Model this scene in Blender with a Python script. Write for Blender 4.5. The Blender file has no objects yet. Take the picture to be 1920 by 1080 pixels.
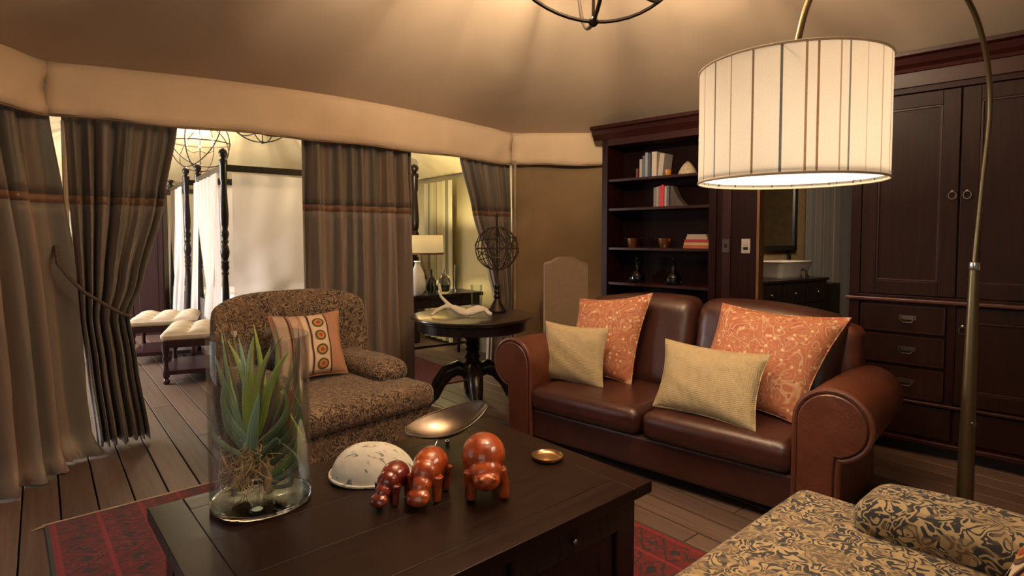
import bpy, math, random
from math import sin, cos, pi, radians, sqrt, atan2, exp
from mathutils import Vector, Matrix
random.seed(7)
S = bpy.context.scene
COL = S.collection

# ------------------------------------------------------------------ camera, world, exposure
cam_d = bpy.data.cameras.new('camera'); cam = bpy.data.objects.new('camera', cam_d); COL.objects.link(cam)
cam_d.sensor_width = 36; cam_d.lens = 36 * 1080 / 1920
cam_d.shift_y = -0.025; cam_d.clip_start = 0.02; cam_d.clip_end = 60
cam.location = (0, 0, 1.35); cam.rotation_euler = (radians(87.5), 0, 0)
S.camera = cam
cam_d.dof.use_dof = True; cam_d.dof.focus_distance = 2.9; cam_d.dof.aperture_fstop = 8

w = bpy.data.worlds.new('world'); S.world = w; w.use_nodes = True
w.node_tree.nodes['Background'].inputs[0].default_value = (1.0, 0.86, 0.72, 1)
w.node_tree.nodes['Background'].inputs[1].default_value = 0.10
S.view_settings.view_transform = 'Standard'; S.view_settings.look = 'None'
S.view_settings.gamma = 1; S.view_settings.use_curve_mapping = False
S.view_settings.exposure = 0.0

def light(name, kind, loc, energy, color, size=0.1, rot=None, sy=None, label=None):
    d = bpy.data.lights.new(name, kind); d.energy = energy; d.color = color
    if kind == 'AREA':
        d.size = size
        if sy: d.shape = 'RECTANGLE'; d.size_y = sy
    elif kind in ('POINT', 'SPOT'): d.shadow_soft_size = size
    o = bpy.data.objects.new(name, d); COL.objects.link(o); o.location = loc
    if rot is not None: o.rotation_euler = rot
    return o
def aim(o, t):
    o.rotation_euler = (Vector(t) - o.location).to_track_quat('-Z', 'Y').to_euler()
aim(light('rear_fill', 'AREA', (-1.4, -1.6, 1.9), 17, (1.0, 0.88, 0.76), 2.6, sy=1.6), (-0.1, 4, 0.9))  # soft fill light added behind the camera, no veranda source seen
aim(light('window_daylight', 'AREA', (-4.2, 2.0, 1.5), 22, (0.9, 0.95, 1.0), 1.6, sy=2.0), (0, 2.4, 0.6))
aim(light('bedroom_daylight', 'AREA', (-6.4, 5.4, 1.9), 470, (1.0, 0.95, 0.92), 2.6, sy=2.0), (-1.5, 7.4, 0.5))
aim(light('bedroom_far_daylight', 'AREA', (-7.0, 10.0, 2.0), 170, (0.95, 0.97, 1.0), 2.2, sy=1.8), (-2.5, 7.2, 0.6))
aim(light('bathroom_fill', 'AREA', (2.75, 5.35, 2.2), 30, (1.0, 0.80, 0.58), 0.5), (3.7, 7.0, .9))  # unseen fill added to brighten the bathroom and the basin front

# ------------------------------------------------------------------ materials
class N:
    def __init__(s, name):
        s.m = bpy.data.materials.new(name); s.m.use_nodes = True
        s.t = s.m.node_tree; s.b = s.t.nodes['Principled BSDF']; s.out = s.t.nodes['Material Output']
    def n(s, typ, props=None, **inp):
        x = s.t.nodes.new('ShaderNode' + typ)
        for k, v in (props or {}).items(): setattr(x, k, v)
        for k, v in inp.items():
            key = int(k[1:]) if k[0] == 'i' and k[1:].isdigit() else k.replace('_', ' ')
            if isinstance(v, bpy.types.NodeSocket): s.t.links.new(v, x.inputs[key])
            else: x.inputs[key].default_value = v
        return x
    def l(s, a, b): s.t.links.new(a, b)
    def coord(s, scale=(1, 1, 1), kind='Object', rot=(0, 0, 0)):
        c = s.n('TexCoord'); return s.n('Mapping', Vector=c.outputs[kind], Scale=scale, Rotation=rot).outputs[0]
    def noise(s, vec, sc, det=4, rough=0.5, dist=0.0):
        return s.n('TexNoise', Vector=vec, Scale=sc, Detail=det, Roughness=rough, Distortion=dist).outputs[0]
    def ramp(s, fac, stops, interp='LINEAR'):
        r = s.n('ValToRGB', Fac=fac); cr = r.color_ramp; cr.interpolation = interp
        while len(cr.elements) < len(stops): cr.elements.new(0.5)
        for e, (p, c) in zip(cr.elements, stops): e.position = p; e.color = (*c, 1)
        return r.outputs[0]
    def mix(s, f, a, b):
        x = s.n('Mix', {'data_type': 'RGBA'})
        for i, v in ((0, f), (6, a), (7, b)):
            if isinstance(v, bpy.types.NodeSocket): s.l(v, x.inputs[i])
            else: x.inputs[i].default_value = (*v, 1) if isinstance(v, tuple) and len(v) == 3 else v
        return x.outputs[2]
    def math(s, op, a, b=0.0, c=0.0):
        x = s.n('Math', {'operation': op})
        for i, v in enumerate((a, b, c)):
            if isinstance(v, bpy.types.NodeSocket): s.l(v, x.inputs[i])
            else: x.inputs[i].default_value = v
        return x.outputs[0]
    def bump(s, h, st=0.3, d=0.01):
        s.l(s.n('Bump', Height=h, Strength=st, Distance=d).outputs[0], s.b.inputs['Normal'])
    def set(s, color=None, rough=None, **k):
        if color is not None:
            if isinstance(color, bpy.types.NodeSocket): s.l(color, s.b.inputs['Base Color'])
            else: s.b.inputs['Base Color'].default_value = (*color, 1)
        if rough is not None:
            if isinstance(rough, bpy.types.NodeSocket): s.l(rough, s.b.inputs['Roughness'])
            else: s.b.inputs['Roughness'].default_value = rough
        for kk, v in k.items(): s.b.inputs[kk.replace('_', ' ')].default_value = v
        return s.m

def plain(name, col, rough=0.6, var=0.15, sc=8, bump=0.0, bsc=120, stretch=(1, 1, 1), **k):
    q = N(name); v = q.coord(stretch)
    c2 = tuple(max(0, x * (1 - var)) for x in col); c1 = tuple(min(1, x * (1 + var)) for x in col)
    q.set(q.ramp(q.noise(v, sc, 5), [(0.3, c2), (0.7, c1)]), rough, **k)
    if bump: q.bump(q.noise(v, bsc, 3), bump, 0.004)
    return q.m
def wood(name, a, b, rough=0.3, axis='x', sc=1.0, coat=0.1, spec=0.35):
    q = N(name); st = {'x': (1.2, 22, 22), 'y': (22, 1.2, 22), 'z': (22, 22, 1.2)}[axis]
    v = q.coord(tuple(x * sc for x in st))
    n1 = q.noise(v, 1.6, 8, 0.65, 0.6)
    q.set(q.ramp(n1, [(0.3, a), (0.72, b)]), q.math('MULTIPLY_ADD', n1, 0.25, rough - 0.1), Coat_Weight=coat, Coat_Roughness=0.3, Specular_IOR_Level=spec)
    q.bump(n1, 0.08, 0.004)
    return q.m
def emit(name, col, st):
    q = N(name); q.set(col, 0.5, Emission_Strength=st); q.b.inputs['Emission Color'].default_value = (*col, 1); return q.m
def weave(q, k=500, st=0.25):
    v = q.coord((k, k, k)); s_ = q.n('SeparateXYZ', Vector=v)
    h = q.math('ADD', q.math('SINE', s_.outputs[0]), q.math('SINE', s_.outputs[2]))
    q.bump(h, st, 0.002)

M = {}
M['mahogany'] = wood('dark_mahogany', (0.012, 0.0024, 0.0024), (0.026, 0.005, 0.004), 0.45, 'z', spec=.16, coat=.04)
M['mahogany_x'] = wood('dark_mahogany_rail', (0.020, 0.0035, 0.003), (0.042, 0.008, 0.006), 0.40, 'x', spec=.3)
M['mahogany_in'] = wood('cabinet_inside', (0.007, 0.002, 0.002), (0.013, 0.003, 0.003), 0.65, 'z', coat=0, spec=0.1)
M['panel'] = wood('wardrobe_panel', (0.014, 0.0048, 0.003), (0.028, 0.009, 0.0055), 0.45, 'z', spec=.16, coat=.04)
M['ebony'] = wood('ebonised_wood', (0.006, 0.004, 0.004), (0.02, 0.010, 0.009), 0.27, 'z')
M['table'] = wood('table_top_wood', (0.008, 0.003, 0.0025), (0.022, 0.008, 0.005), 0.34, 'x', coat=.05, spec=.22)
M['maroon'] = wood('maroon_wood', (0.018, 0.005, 0.005), (0.032, 0.009, 0.009), 0.4, 'z')
M['jamb'] = wood('jamb_wood', (0.16, 0.07, 0.03), (0.24, 0.12, 0.055), 0.45, 'z')
M['stoolwood'] = wood('stool_wood', (0.022, 0.008, 0.010), (0.05, 0.018, 0.020), 0.3, 'x')

def m_plank():
    q = N('deck_plank'); v = q.coord((1.0, 26, 8)); r = q.n('ObjectInfo').outputs['Random']
    vv = q.n('VectorMath', {'operation': 'ADD'}, i0=v).outputs[0]
    q.l(q.n('CombineXYZ', X=q.math('MULTIPLY', r, 90.0)).outputs[0], vv.node.inputs[1])
    n1 = q.noise(vv, 1.5, 7, 0.6, 0.4)
    c = q.ramp(n1, [(0.28, (0.085, 0.052, 0.040)), (0.75, (0.15, 0.098, 0.075))])
    hsv = q.n('HueSaturation', Color=c, Value=q.math('MULTIPLY_ADD', r, 0.5, 0.78))
    q.set(hsv.outputs[0], 0.5); q.bump(n1, 0.2, 0.003); return q.m
M['plank'] = m_plank()
M['subfloor'] = plain('subfloor', (0.02, 0.014, 0.01), 0.9)

def canvas(name, col, var=0.1):
    q = N(name); v = q.coord()
    c = q.ramp(q.noise(v, 2.2, 5), [(0.3, tuple(x * (1 - var) for x in col)), (0.7, tuple(x * (1 + var) for x in col))])
    q.set(c, 0.9)
    v2 = q.coord((1.0, 1.0, 1.0)); q.bump(q.noise(v2, 1.7, 1, 0.4, 0.6), 0.16, 0.05); return q.m
M['ceiling'] = canvas('ceiling_canvas', (0.52, 0.385, 0.27), 0.05)
M['valance'] = canvas('valance_canvas', (0.70, 0.52, 0.34), 0.08)
M['tentwall'] = canvas('tent_wall_canvas', (0.26, 0.17, 0.085))
M['bedwall'] = canvas('bedroom_canvas', (0.50, 0.44, 0.26))
M['bedceil'] = canvas('bedroom_ceiling_canvas', (0.74, 0.62, 0.38))
M['cream_band'] = plain('valance_edge_brown', (0.28, 0.18, 0.1), 0.9)  # dark brown of the strip along the valance's lower edge

def m_curtain(name, cols, rough=0.55, sheen=0.3):
    q = N(name); uv = q.n('UVMap', {'uv_map': 'UVMap'}).outputs[0]
    mp = q.n('Mapping', Vector=uv, Scale=(9, 0.0, 1)).outputs[0]
    n1 = q.n('TexNoise', {'noise_dimensions': '1D'}, Scale=1.0, Detail=0.0)
    x = q.n('SeparateXYZ', Vector=mp).outputs[0]
    q.l(x, n1.inputs['W'])
    st = [(0.0, cols[0]), (0.40, cols[1]), (0.5, cols[2]), (0.62, cols[3] if len(cols) > 3 else cols[0])]
    c = q.ramp(n1.outputs[0], st, 'LINEAR')
    q.set(c, rough, Sheen_Weight=sheen)
    q.bump(q.noise(q.coord((240, 240, 240)), 1.0, 2), 0.15, 0.002)
    return q.m
M['cur_top'] = m_curtain('curtain_upper_cloth', [(0.13, 0.105, 0.075), (0.085, 0.078, 0.062), (0.18, 0.125, 0.08), (0.15, 0.11, 0.075)])
M['cur_band'] = m_curtain('curtain_copper_band', [(0.20, 0.10, 0.045), (0.16, 0.075, 0.035), (0.24, 0.125, 0.06)])
M['cur_low'] = m_curtain('curtain_lower_cloth', [(0.18, 0.135, 0.10), (0.135, 0.12, 0.10), (0.25, 0.17, 0.125), (0.21, 0.17, 0.135)], 0.5)
M['rope'] = plain('tieback_rope', (0.09, 0.06, 0.045), 0.8, 0.3, 60)

def m_leather(name, a, b):
    q = N(name); v = q.coord()
    q.set(q.ramp(q.noise(v, 5, 5, 0.6), [(0.3, a), (0.7, b)]), 0.36, Coat_Weight=0.35, Coat_Roughness=0.3)
    h = q.math('ADD', q.math('MULTIPLY', q.noise(v, 9, 3, 0.5, 0.4), 1.0), q.math('MULTIPLY', q.n('TexVoronoi', Vector=v, Scale=260.0).outputs[0], 0.06))
    q.bump(h, 0.35, 0.02); return q.m
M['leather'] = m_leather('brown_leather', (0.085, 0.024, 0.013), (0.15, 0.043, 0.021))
M['leather_d'] = m_leather('shaded_leather', (0.038, 0.011, 0.008), (0.068, 0.020, 0.013))  # same leather darkened, the seat's shade put into the colour
M['piping'] = m_leather('leather_piping', (0.10, 0.03, 0.016), (0.16, 0.05, 0.026))

def m_damask(name, dark, mid, lite, sc, w=0.5, det=1.0, freq=6.0, dist=1.0):
    q = N(name); v = q.coord((sc, sc, sc))
    n1 = q.noise(v, 1.0, det, 0.45, dist)
    ph = q.math('FRACT', q.math('MULTIPLY', n1, freq))
    c = q.ramp(ph, [(0.0, dark), (w - 0.06, dark), (w, lite), (w + 0.40, lite), (w + 0.46, dark)])
    n2 = q.noise(v, 0.55, 1, 0.5, 0.8)
    c2 = q.mix(q.ramp(n2, [(0.52, (0, 0, 0)), (0.56, (1, 1, 1))]), c, q.mix(0.55, c, mid))
    vor = q.n('TexVoronoi', Vector=v, Scale=1.6).outputs[0]
    c3 = q.mix(q.ramp(vor, [(0.10, (1, 1, 1)), (0.14, (0, 0, 0))]), c2, lite)
    q.set(c3, 0.8, Sheen_Weight=0.2)
    q.bump(ph, 0.15, 0.003)
    return q.m
M['damask_far'] = m_damask('brocade_far_armchair', (0.035, 0.020, 0.013), (0.15, 0.092, 0.052), (0.25, 0.168, 0.098), 26, 0.30, 1.0, 5, 0.8)
M['damask_near'] = m_damask('brocade_near_armchair', (0.022, 0.018, 0.018), (0.22, 0.14, 0.065), (0.42, 0.295, 0.14), 24, 0.30, 1.0, 5, 0.9)
def m_paisley():
    q = N('paisley_cloth'); v = q.coord((4.6, 4.6, 4.6))
    n1 = q.noise(v, 1.3, 2.0, 0.5, 2.0)
    ph = q.math('FRACT', q.math('MULTIPLY', n1, 6.0))
    c = q.ramp(ph, [(0.0, (0.42, 0.13, 0.065)), (0.3, (0.46, 0.20, 0.09)), (0.45, (0.34, 0.07, 0.045)), (0.58, (0.60, 0.36, 0.21)), (0.72, (0.50, 0.26, 0.12)), (0.85, (0.42, 0.13, 0.065))])
    vor = q.n('TexVoronoi', Vector=v, Scale=5.0).outputs[0]
    c = q.mix(q.ramp(vor, [(0.16, (1, 1, 1)), (0.24, (0, 0, 0))]), c, (0.72, 0.48, 0.27))
    q.set(c, 0.7); return q.m
M['paisley'] = m_paisley()
q = N('cream_woven_cloth'); q.set(q.ramp(q.noise(q.coord(), 30, 4), [(0.3, (0.43, 0.335, 0.18)), (0.7, (0.50, 0.39, 0.22))]), 0.85); weave(q, 700, 0.3); M['cream'] = q.m
M['ivory_band'] = plain('ivory_cloth', (0.68, 0.53, 0.36), 0.85, 0.05)
M['peach'] = plain('peach_cloth', (0.42, 0.215, 0.13), 0.85, 0.08)
M['brownline'] = plain('dark_braid', (0.09, 0.045, 0.04), 0.85)
M['medal_out'] = plain('medallion_outer', (0.10, 0.055, 0.025), 0.8)
M['medal_mid'] = plain('medallion_middle', (0.42, 0.22, 0.06), 0.8)
M['medal_in'] = plain('medallion_centre', (0.33, 0.04, 0.02), 0.8)
M['white_line'] = plain('pale_stripe', (0.50, 0.36, 0.26), 0.85)

def m_rug():
    q = N('red_tribal_rug'); v = q.coord(); s_ = q.n('SeparateXYZ', Vector=v); x, y = s_.outputs[0], s_.outputs[1]
    fx = q.math('PINGPONG', q.math('ADD', x, 1.05), 1.05)    # distance from long edges
    # columns of motifs
    col = q.math('FRACT', q.math('MULTIPLY', x, 1 / 0.17))
    cd = q.math('ABSOLUTE', q.math('SUBTRACT', col, 0.5))
    row = q.math('FRACT', q.math('MULTIPLY', y, 1 / 0.115))
    rd = q.math('ABSOLUTE', q.math('SUBTRACT', row, 0.5))
    nz = q.noise(q.coord((22, 22, 22)), 1.0, 3)
    dia = q.math('ADD', q.math('ADD', q.math('MULTIPLY', cd, 1.0), rd), q.math('MULTIPLY', q.math('SUBTRACT', nz, 0.5), 0.5))
    base = q.ramp(nz, [(0.3, (0.075, 0.005, 0.008)), (0.7, (0.13, 0.010, 0.012))])
    c = q.mix(q.ramp(dia, [(0.20, (1, 1, 1)), (0.23, (0, 0, 0)), (0.42, (0, 0, 0)), (0.45, (1, 1, 1)), (0.50, (1, 1, 1)), (0.53, (0, 0, 0))]), base, (0.016, 0.015, 0.018))
    line = q.ramp(cd, [(0.44, (0, 0, 0)), (0.46, (1, 1, 1))])
    c = q.mix(line, c, (0.20, 0.012, 0.018))
    nz2 = q.noise(q.coord((40, 40, 40)), 1.0, 2)
    c = q.mix(q.ramp(nz2, [(0.60, (0, 0, 0)), (0.66, (0.6, 0.6, 0.6))]), c, (0.20, 0.03, 0.02))
    c = q.mix(q.ramp(fx, [(0.028, (1, 1, 1)), (0.030, (0, 0, 0))]), c, (0.17, 0.006, 0.012))
    c = q.mix(q.ramp(fx, [(0.012, (1, 1, 1)), (0.014, (0, 0, 0))]), c, (0.02, 0.035, 0.025))
    q.set(c, 0.95, Sheen_Weight=0.1); q.bump(nz2, 0.3, 0.004); return q.m
M['rug'] = m_rug()
M['fringe'] = plain('rug_fringe', (0.42, 0.30, 0.22), 0.9)

def m_thin(name, tint=(1, 1, 1), edge=0.38):
    q = N(name); lw = q.n('LayerWeight', Blend=0.32)
    tr = q.n('BsdfTransparent', Color=(*tint, 1)); gl = q.n('BsdfGlossy', Color=(1, 1, 1, 1), Roughness=0.02)
    f = q.math('MINIMUM', q.math('MULTIPLY_ADD', lw.outputs['Fresnel'], edge, 0.0), 0.35)
    x = q.n('MixShader', Fac=f); q.l(tr.outputs[0], x.inputs[1]); q.l(gl.outputs[0], x.inputs[2]); q.l(x.outputs[0], q.out.inputs[0]); return q.m
def m_glass(name, tint=(1, 1, 1), rough=0.0):
    q = N(name); q.set(tint, rough, Transmission_Weight=1.0, IOR=1.45); return q.m
M['glass'] = m_thin('clear_glass', (0.95, 0.965, 0.96))
M['solidglass'] = m_glass('thick_base_glass', (0.98, 0.99, 0.98))
M['darkglass'] = m_glass('smoky_glass', (0.10, 0.12, 0.11), 0.05)
M['amber'] = plain('amber_glass', (0.55, 0.20, 0.04), 0.15)
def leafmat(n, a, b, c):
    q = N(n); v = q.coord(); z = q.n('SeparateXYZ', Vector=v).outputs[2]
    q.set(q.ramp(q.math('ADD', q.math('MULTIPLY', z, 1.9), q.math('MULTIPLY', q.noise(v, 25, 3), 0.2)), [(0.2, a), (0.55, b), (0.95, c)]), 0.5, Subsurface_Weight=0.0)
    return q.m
M['leaf'] = [leafmat('leaf_green', (0.14, 0.22, 0.10), (0.36, 0.46, 0.06), (0.48, 0.55, 0.14)),
             leafmat('leaf_grey_green', (0.18, 0.22, 0.16), (0.30, 0.42, 0.28), (0.38, 0.54, 0.32)),
             leafmat('leaf_dark', (0.10, 0.11, 0.06), (0.13, 0.19, 0.07), (0.24, 0.30, 0.09)),
             leafmat('leaf_dry', (0.16, 0.10, 0.06), (0.14, 0.10, 0.09), (0.25, 0.18, 0.10))]
M['root'] = plain('dry_root', (0.52, 0.36, 0.20), 0.8, 0.4, 30)
def m_shell():
    q = N('bleached_shell'); v = q.coord()
    c = q.ramp(q.noise(v, 14, 4), [(0.3, (0.62, 0.60, 0.52)), (0.7, (0.82, 0.79, 0.70))])
    spot = q.noise(q.coord((22, 60, 30), rot=(0, 0, 0.6)), 1.0, 2, 0.5, 0.5)
    q.set(q.mix(q.ramp(spot, [(0.60, (0, 0, 0)), (0.66, (0.85, 0.85, 0.85))]), c, (0.14, 0.14, 0.12)), 0.75)
    q.bump(q.noise(v, 30, 4), 0.4, 0.005); return q.m
M['shell'] = m_shell()
def m_hippo():
    q = N('orange_glazed_stone'); v = q.coord()
    c = q.ramp(q.noise(v, 14, 5, 0.6, 0.6), [(0.28, (0.12, 0.014, 0.008)), (0.5, (0.34, 0.055, 0.010)), (0.75, (0.50, 0.10, 0.016))])
    q.set(q.mix(q.ramp(q.noise(v, 34, 4, 0.7), [(0.62, (0, 0, 0)), (0.67, (0.7, 0.7, 0.7))]), c, (0.10, 0.05, 0.035)), 0.3, Coat_Weight=0.6, Coat_Roughness=0.12)
    return q.m
M['hippo'] = m_hippo()
M['hipposmall'] = plain('dark_red_glazed_stone', (0.17, 0.022, 0.012), 0.2, 0.5, 18, Coat_Weight=0.6)
M['pewter'] = plain('pewter', (0.30, 0.25, 0.21), 0.30, 0.2, 10, 0.1, 40, Metallic=1.0)
M['chrome'] = plain('polished_metal', (0.7, 0.7, 0.7), 0.12, 0.02, Metallic=1.0)
M['copper'] = plain('copper', (0.62, 0.30, 0.14), 0.3, 0.15, Metallic=1.0)
M['brass'] = plain('pale_brass', (0.62, 0.40, 0.22), 0.28, 0.08, Metallic=1.0)
M['bronze'] = plain('bronze_lamp_metal', (0.20, 0.155, 0.085), 0.34, 0.08, Metallic=0.85)
M['iron'] = plain('dark_iron', (0.035, 0.025, 0.018), 0.45, 0.2, Metallic=0.7)
M['rust'] = plain('aged_wire', (0.07, 0.045, 0.03), 0.55, 0.3, Metallic=0.5)
M['white'] = plain('white_ceramic', (0.75, 0.72, 0.66), 0.35, 0.03)
M['coral'] = plain('bleached_driftwood', (0.72, 0.66, 0.55), 0.7, 0.08, 20, 0.3, 60)
M['switch'] = plain('switch_plastic', (0.55, 0.50, 0.44), 0.5, 0.02)
M['basin'] = plain('basin_ceramic', (0.62, 0.55, 0.47), 0.3, 0.03)
M['stoolcloth'] = plain('tufted_linen', (0.66, 0.55, 0.42), 0.85, 0.06, 20, 0.2, 200)
M['taupe'] = plain('taupe_linen', (0.27, 0.19, 0.125), 0.9, 0.05, 20, 0.15, 200)
M['bedlinen'] = plain('white_bed_linen', (0.80, 0.76, 0.73), 0.8, 0.03)
M['mirror'] = plain('mirror_glass', (0.8, 0.8, 0.8), 0.04, 0.0, Metallic=1.0)
M['bathwall'] = plain('bathroom_wall', (0.30, 0.20, 0.09), 0.8)
M['black'] = plain('black_leather', (0.012, 0.010, 0.010), 0.4)
M['fur'] = plain('grey_woven_basketwork', (0.42, 0.34, 0.24), 0.8, 0.3, 60)

def m_net():
    q = N('sheer_white_net'); t = q.t
    q.set((0.88, 0.80, 0.75), 0.9)
    tr = q.n('BsdfTransparent'); tl = q.n('BsdfTranslucent', Color=(0.9, 0.86, 0.84, 1))
    a = q.n('MixShader', Fac=0.45); q.l(q.b.outputs[0], a.inputs[1]); q.l(tl.outputs[0], a.inputs[2])
    b = q.n('MixShader', Fac=0.18); q.l(a.outputs[0], b.inputs[1]); q.l(tr.outputs[0], b.inputs[2])
    q.l(b.outputs[0], q.out.inputs[0]); return q.m
M['net'] = m_net()
def m_shade():
    q = N('striped_linen_shade'); uv = q.n('UVMap', {'uv_map': 'UVMap'}).outputs[0]
    u = q.n('SeparateXYZ', Vector=uv).outputs[0]
    base = (0.66, 0.60, 0.51)
    stripes = [(0.000, 0.0035, (0.16, 0.07, 0.03)), (0.034, .0025, (0.30, 0.20, 0.13)), (0.049, 0.003, (0.10, 0.10, 0.09)), (0.082, 0.0018, (0.42, 0.32, 0.25)),
               (0.120, 0.0025, (0.26, 0.16, 0.09)), (0.158, 0.0035, (0.10, 0.11, 0.12)), (0.196, 0.0022, (0.30, 0.20, 0.13)), (0.236, 0.0035, (0.13, 0.065, 0.03)), (0.280, 0.004, (0.05, 0.055, 0.05)), (0.316, 0.0035, (0.20, 0.10, 0.05))]
    fu = q.math('MULTIPLY', q.math('FRACT', q.math('MULTIPLY', u, 1 / 0.3333)), 0.3333)
    c = q.n('RGB').outputs[0]; c.default_value = (*base, 1)
    for p, wd, cc in stripes:
        d = q.math('ABSOLUTE', q.math('SUBTRACT', fu, p + 0.005))
        c = q.mix(q.math('LESS_THAN', d, wd * 0.52), c, cc)
    wv = q.noise(q.coord((1, 1, 1)), 160, 2)
    c = q.mix(q.math('MULTIPLY', wv, 0.25), c, (0.45, 0.38, 0.28))
    q.l(c, q.b.inputs['Base Color']); q.b.inputs['Roughness'].default_value = 0.9
    tl = q.n('BsdfTranslucent', Color=c); a = q.n('MixShader', Fac=0.5)
    q.l(q.b.outputs[0], a.inputs[1]); q.l(tl.outputs[0], a.inputs[2]); q.l(a.outputs[0], q.out.inputs[0]); return q.m
M['shade'] = m_shade()
M['bulb'] = emit('lamp_bulb', (1.0, 0.80, 0.52), 6)
M['bulb_small'] = emit('candle_bulb', (1.0, 0.78, 0.42), 10)
M['diffuser'] = emit('lamp_diffuser', (1.0, 0.93, 0.80), 1.5)
M['bedshade'] = emit('lit_cream_shade', (0.62, 0.47, 0.22), 0.55)

# ------------------------------------------------------------------ mesh builder
class MB:
    def __init__(s): s.v = []; s.f = []; s.mi = []; s.uv = None
    def add(s, vs, fs, mi=0, T=None):
        o = len(s.v)
        s.v += [tuple(T @ Vector(p)) for p in vs] if T else [tuple(p) for p in vs]
        s.f += [tuple(i + o for i in f) for f in fs]; s.mi += [mi] * len(fs); return s
    def box(s, x0, x1, y0, y1, z0, z1, mi=0, T=None):
        vs = [(x, y, z) for z in (z0, z1) for y in (y0, y1) for x in (x0, x1)]
        return s.add(vs, [(0, 2, 3, 1), (4, 5, 7, 6), (0, 1, 5, 4), (1, 3, 7, 5), (3, 2, 6, 7), (2, 0, 4, 6)], mi, T)
    def loft(s, rings, cap=True, closed=True, mi=0, T=None):
        n = len(rings[0]); vs = [p for r in rings for p in r]; fs = []
        for i in range(len(rings) - 1):
            for j in range(n if closed else n - 1):
                k = (j + 1) % n; fs.append((i * n + j, i * n + k, (i + 1) * n + k, (i + 1) * n + j))
        if cap: fs.append(tuple(range(n - 1, -1, -1))); fs.append(tuple((len(rings) - 1) * n + j for j in range(n)))
        return s.add(vs, fs, mi, T)
    def lathe(s, prof, c=(0, 0, 0), n=20, mi=0, T=None, sx=1, sy=1, cap=True):
        return s.loft([[(c[0] + r * sx * cos(2 * pi * j / n), c[1] + r * sy * sin(2 * pi * j / n), c[2] + z) for j in range(n)] for r, z in prof], cap, True, mi, T)
    def tube(s, pts, r, n=8, mi=0, T=None, closed=False):
        P = [Vector(p) for p in pts]; m = len(P); R = r if isinstance(r, (list, tuple)) else [r] * m
        rings = []; up = None
        for i, p in enumerate(P):
            if closed: d = P[(i + 1) % m] - P[i - 1]
            else: d = P[min(i + 1, m - 1)] - P[max(i - 1, 0)]
            d.normalize()
            if up is None: up = Vector((0, 0, 1)) if abs(d.z) < 0.9 else Vector((1, 0, 0))
            a = up - d * up.dot(d); a.normalize(); b = d.cross(a); up = a
            rings.append([tuple(p + (a * cos(2 * pi * j / n) + b * sin(2 * pi * j / n)) * R[i]) for j in range(n)])
        if closed: rings.append(rings[0])
        return s.loft(rings, not closed, True, mi, T)
    def ell(s, c, r, mi=0, T=None, nu=16, nv=10):
        return s.loft([[(c[0] + r[0] * sin(pi * max(.02, min(.98, i / nv))) * cos(2 * pi * j / nu), c[1] + r[1] * sin(pi * max(.02, min(.98, i / nv))) * sin(2 * pi * j / nu), c[2] - r[2] * cos(pi * max(.0, min(1, i / nv)))) for j in range(nu)] for i in range(nv + 1)], True, True, mi, T)
    def grid(s, fn, nu, nv, mi=0, T=None):
        vs = [fn(i / nu, j / nv) for j in range(nv + 1) for i in range(nu + 1)]
        fs = [(j * (nu + 1) + i, j * (nu + 1) + i + 1, (j + 1) * (nu + 1) + i + 1, (j + 1) * (nu + 1) + i) for j in range(nv) for i in range(nu)]
        return s.add(vs, fs, mi, T)
    def rbox(s, x0, x1, y0, y1, z0, z1, r=0.03, puff=0.0, fn=None, mi=0, T=None, k=3, m=4):
        h = ((x1 - x0) / 2, (y1 - y0) / 2, (z1 - z0) / 2); c = ((x0 + x1) / 2, (y0 + y1) / 2, (z0 + z1) / 2)
        r = min(r, *[q * 0.999 for q in h])
        def axis(H):
            a = [-H + r * i / k for i in range(k)]; b = [-(H - r) + 2 * (H - r) * i / m for i in range(m + 1)]
            return a + b + [-q for q in reversed(a)]
        A = [axis(q) for q in h]; vs = []; fs = []; idx = {}
        def vert(p):
            key = tuple(round(q, 5) for q in p)
            if key not in idx:
                inner = [max(-(h[i] - r), min(h[i] - r, p[i])) for i in range(3)]
                d = Vector([p[i] - inner[i] for i in range(3)])
                d = d.normalized() * r if d.length > 1e-9 else d
                q = [inner[i] + d[i] for i in range(3)]
                q[2] += puff * (1 if q[2] > 0 else -0.3) * max(0, 1 - (q[0] / h[0]) ** 2) * max(0, 1 - (q[1] / h[1]) ** 2)
                q = [q[i] + c[i] for i in range(3)]
                if fn: q = fn(*q)
                idx[key] = len(vs); vs.append(tuple(q))
            return idx[key]
        for ax in range(3):
            u, v_ = (ax + 1) % 3, (ax + 2) % 3
            for sg in (-1, 1):
                for i in range(len(A[u]) - 1):
                    for j in range(len(A[v_]) - 1):
                        q = []
                        for a, b in ((i, j), (i + 1, j), (i + 1, j + 1), (i, j + 1)):
                            p = [0, 0, 0]; p[ax] = sg * h[ax]; p[u] = A[u][a]; p[v_] = A[v_][b]; q.append(vert(p))
                        fs.append(tuple(q if sg > 0 else q[::-1]))
        return s.add(vs, fs, mi, T)
    def prism(s, poly, y0, y1, mi=0, T=None, axis='y'):
        if axis == 'y': a = [[(x, y0, z) for x, z in poly], [(x, y1, z) for x, z in poly]]
        elif axis == 'z': a = [[(x, z, y0) for x, z in poly], [(x, z, y1) for x, z in poly]]
        else: a = [[(y0, x, z) for x, z in poly], [(y1, x, z) for x, z in poly]]
        return s.loft(a, True, True, mi, T)
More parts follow.
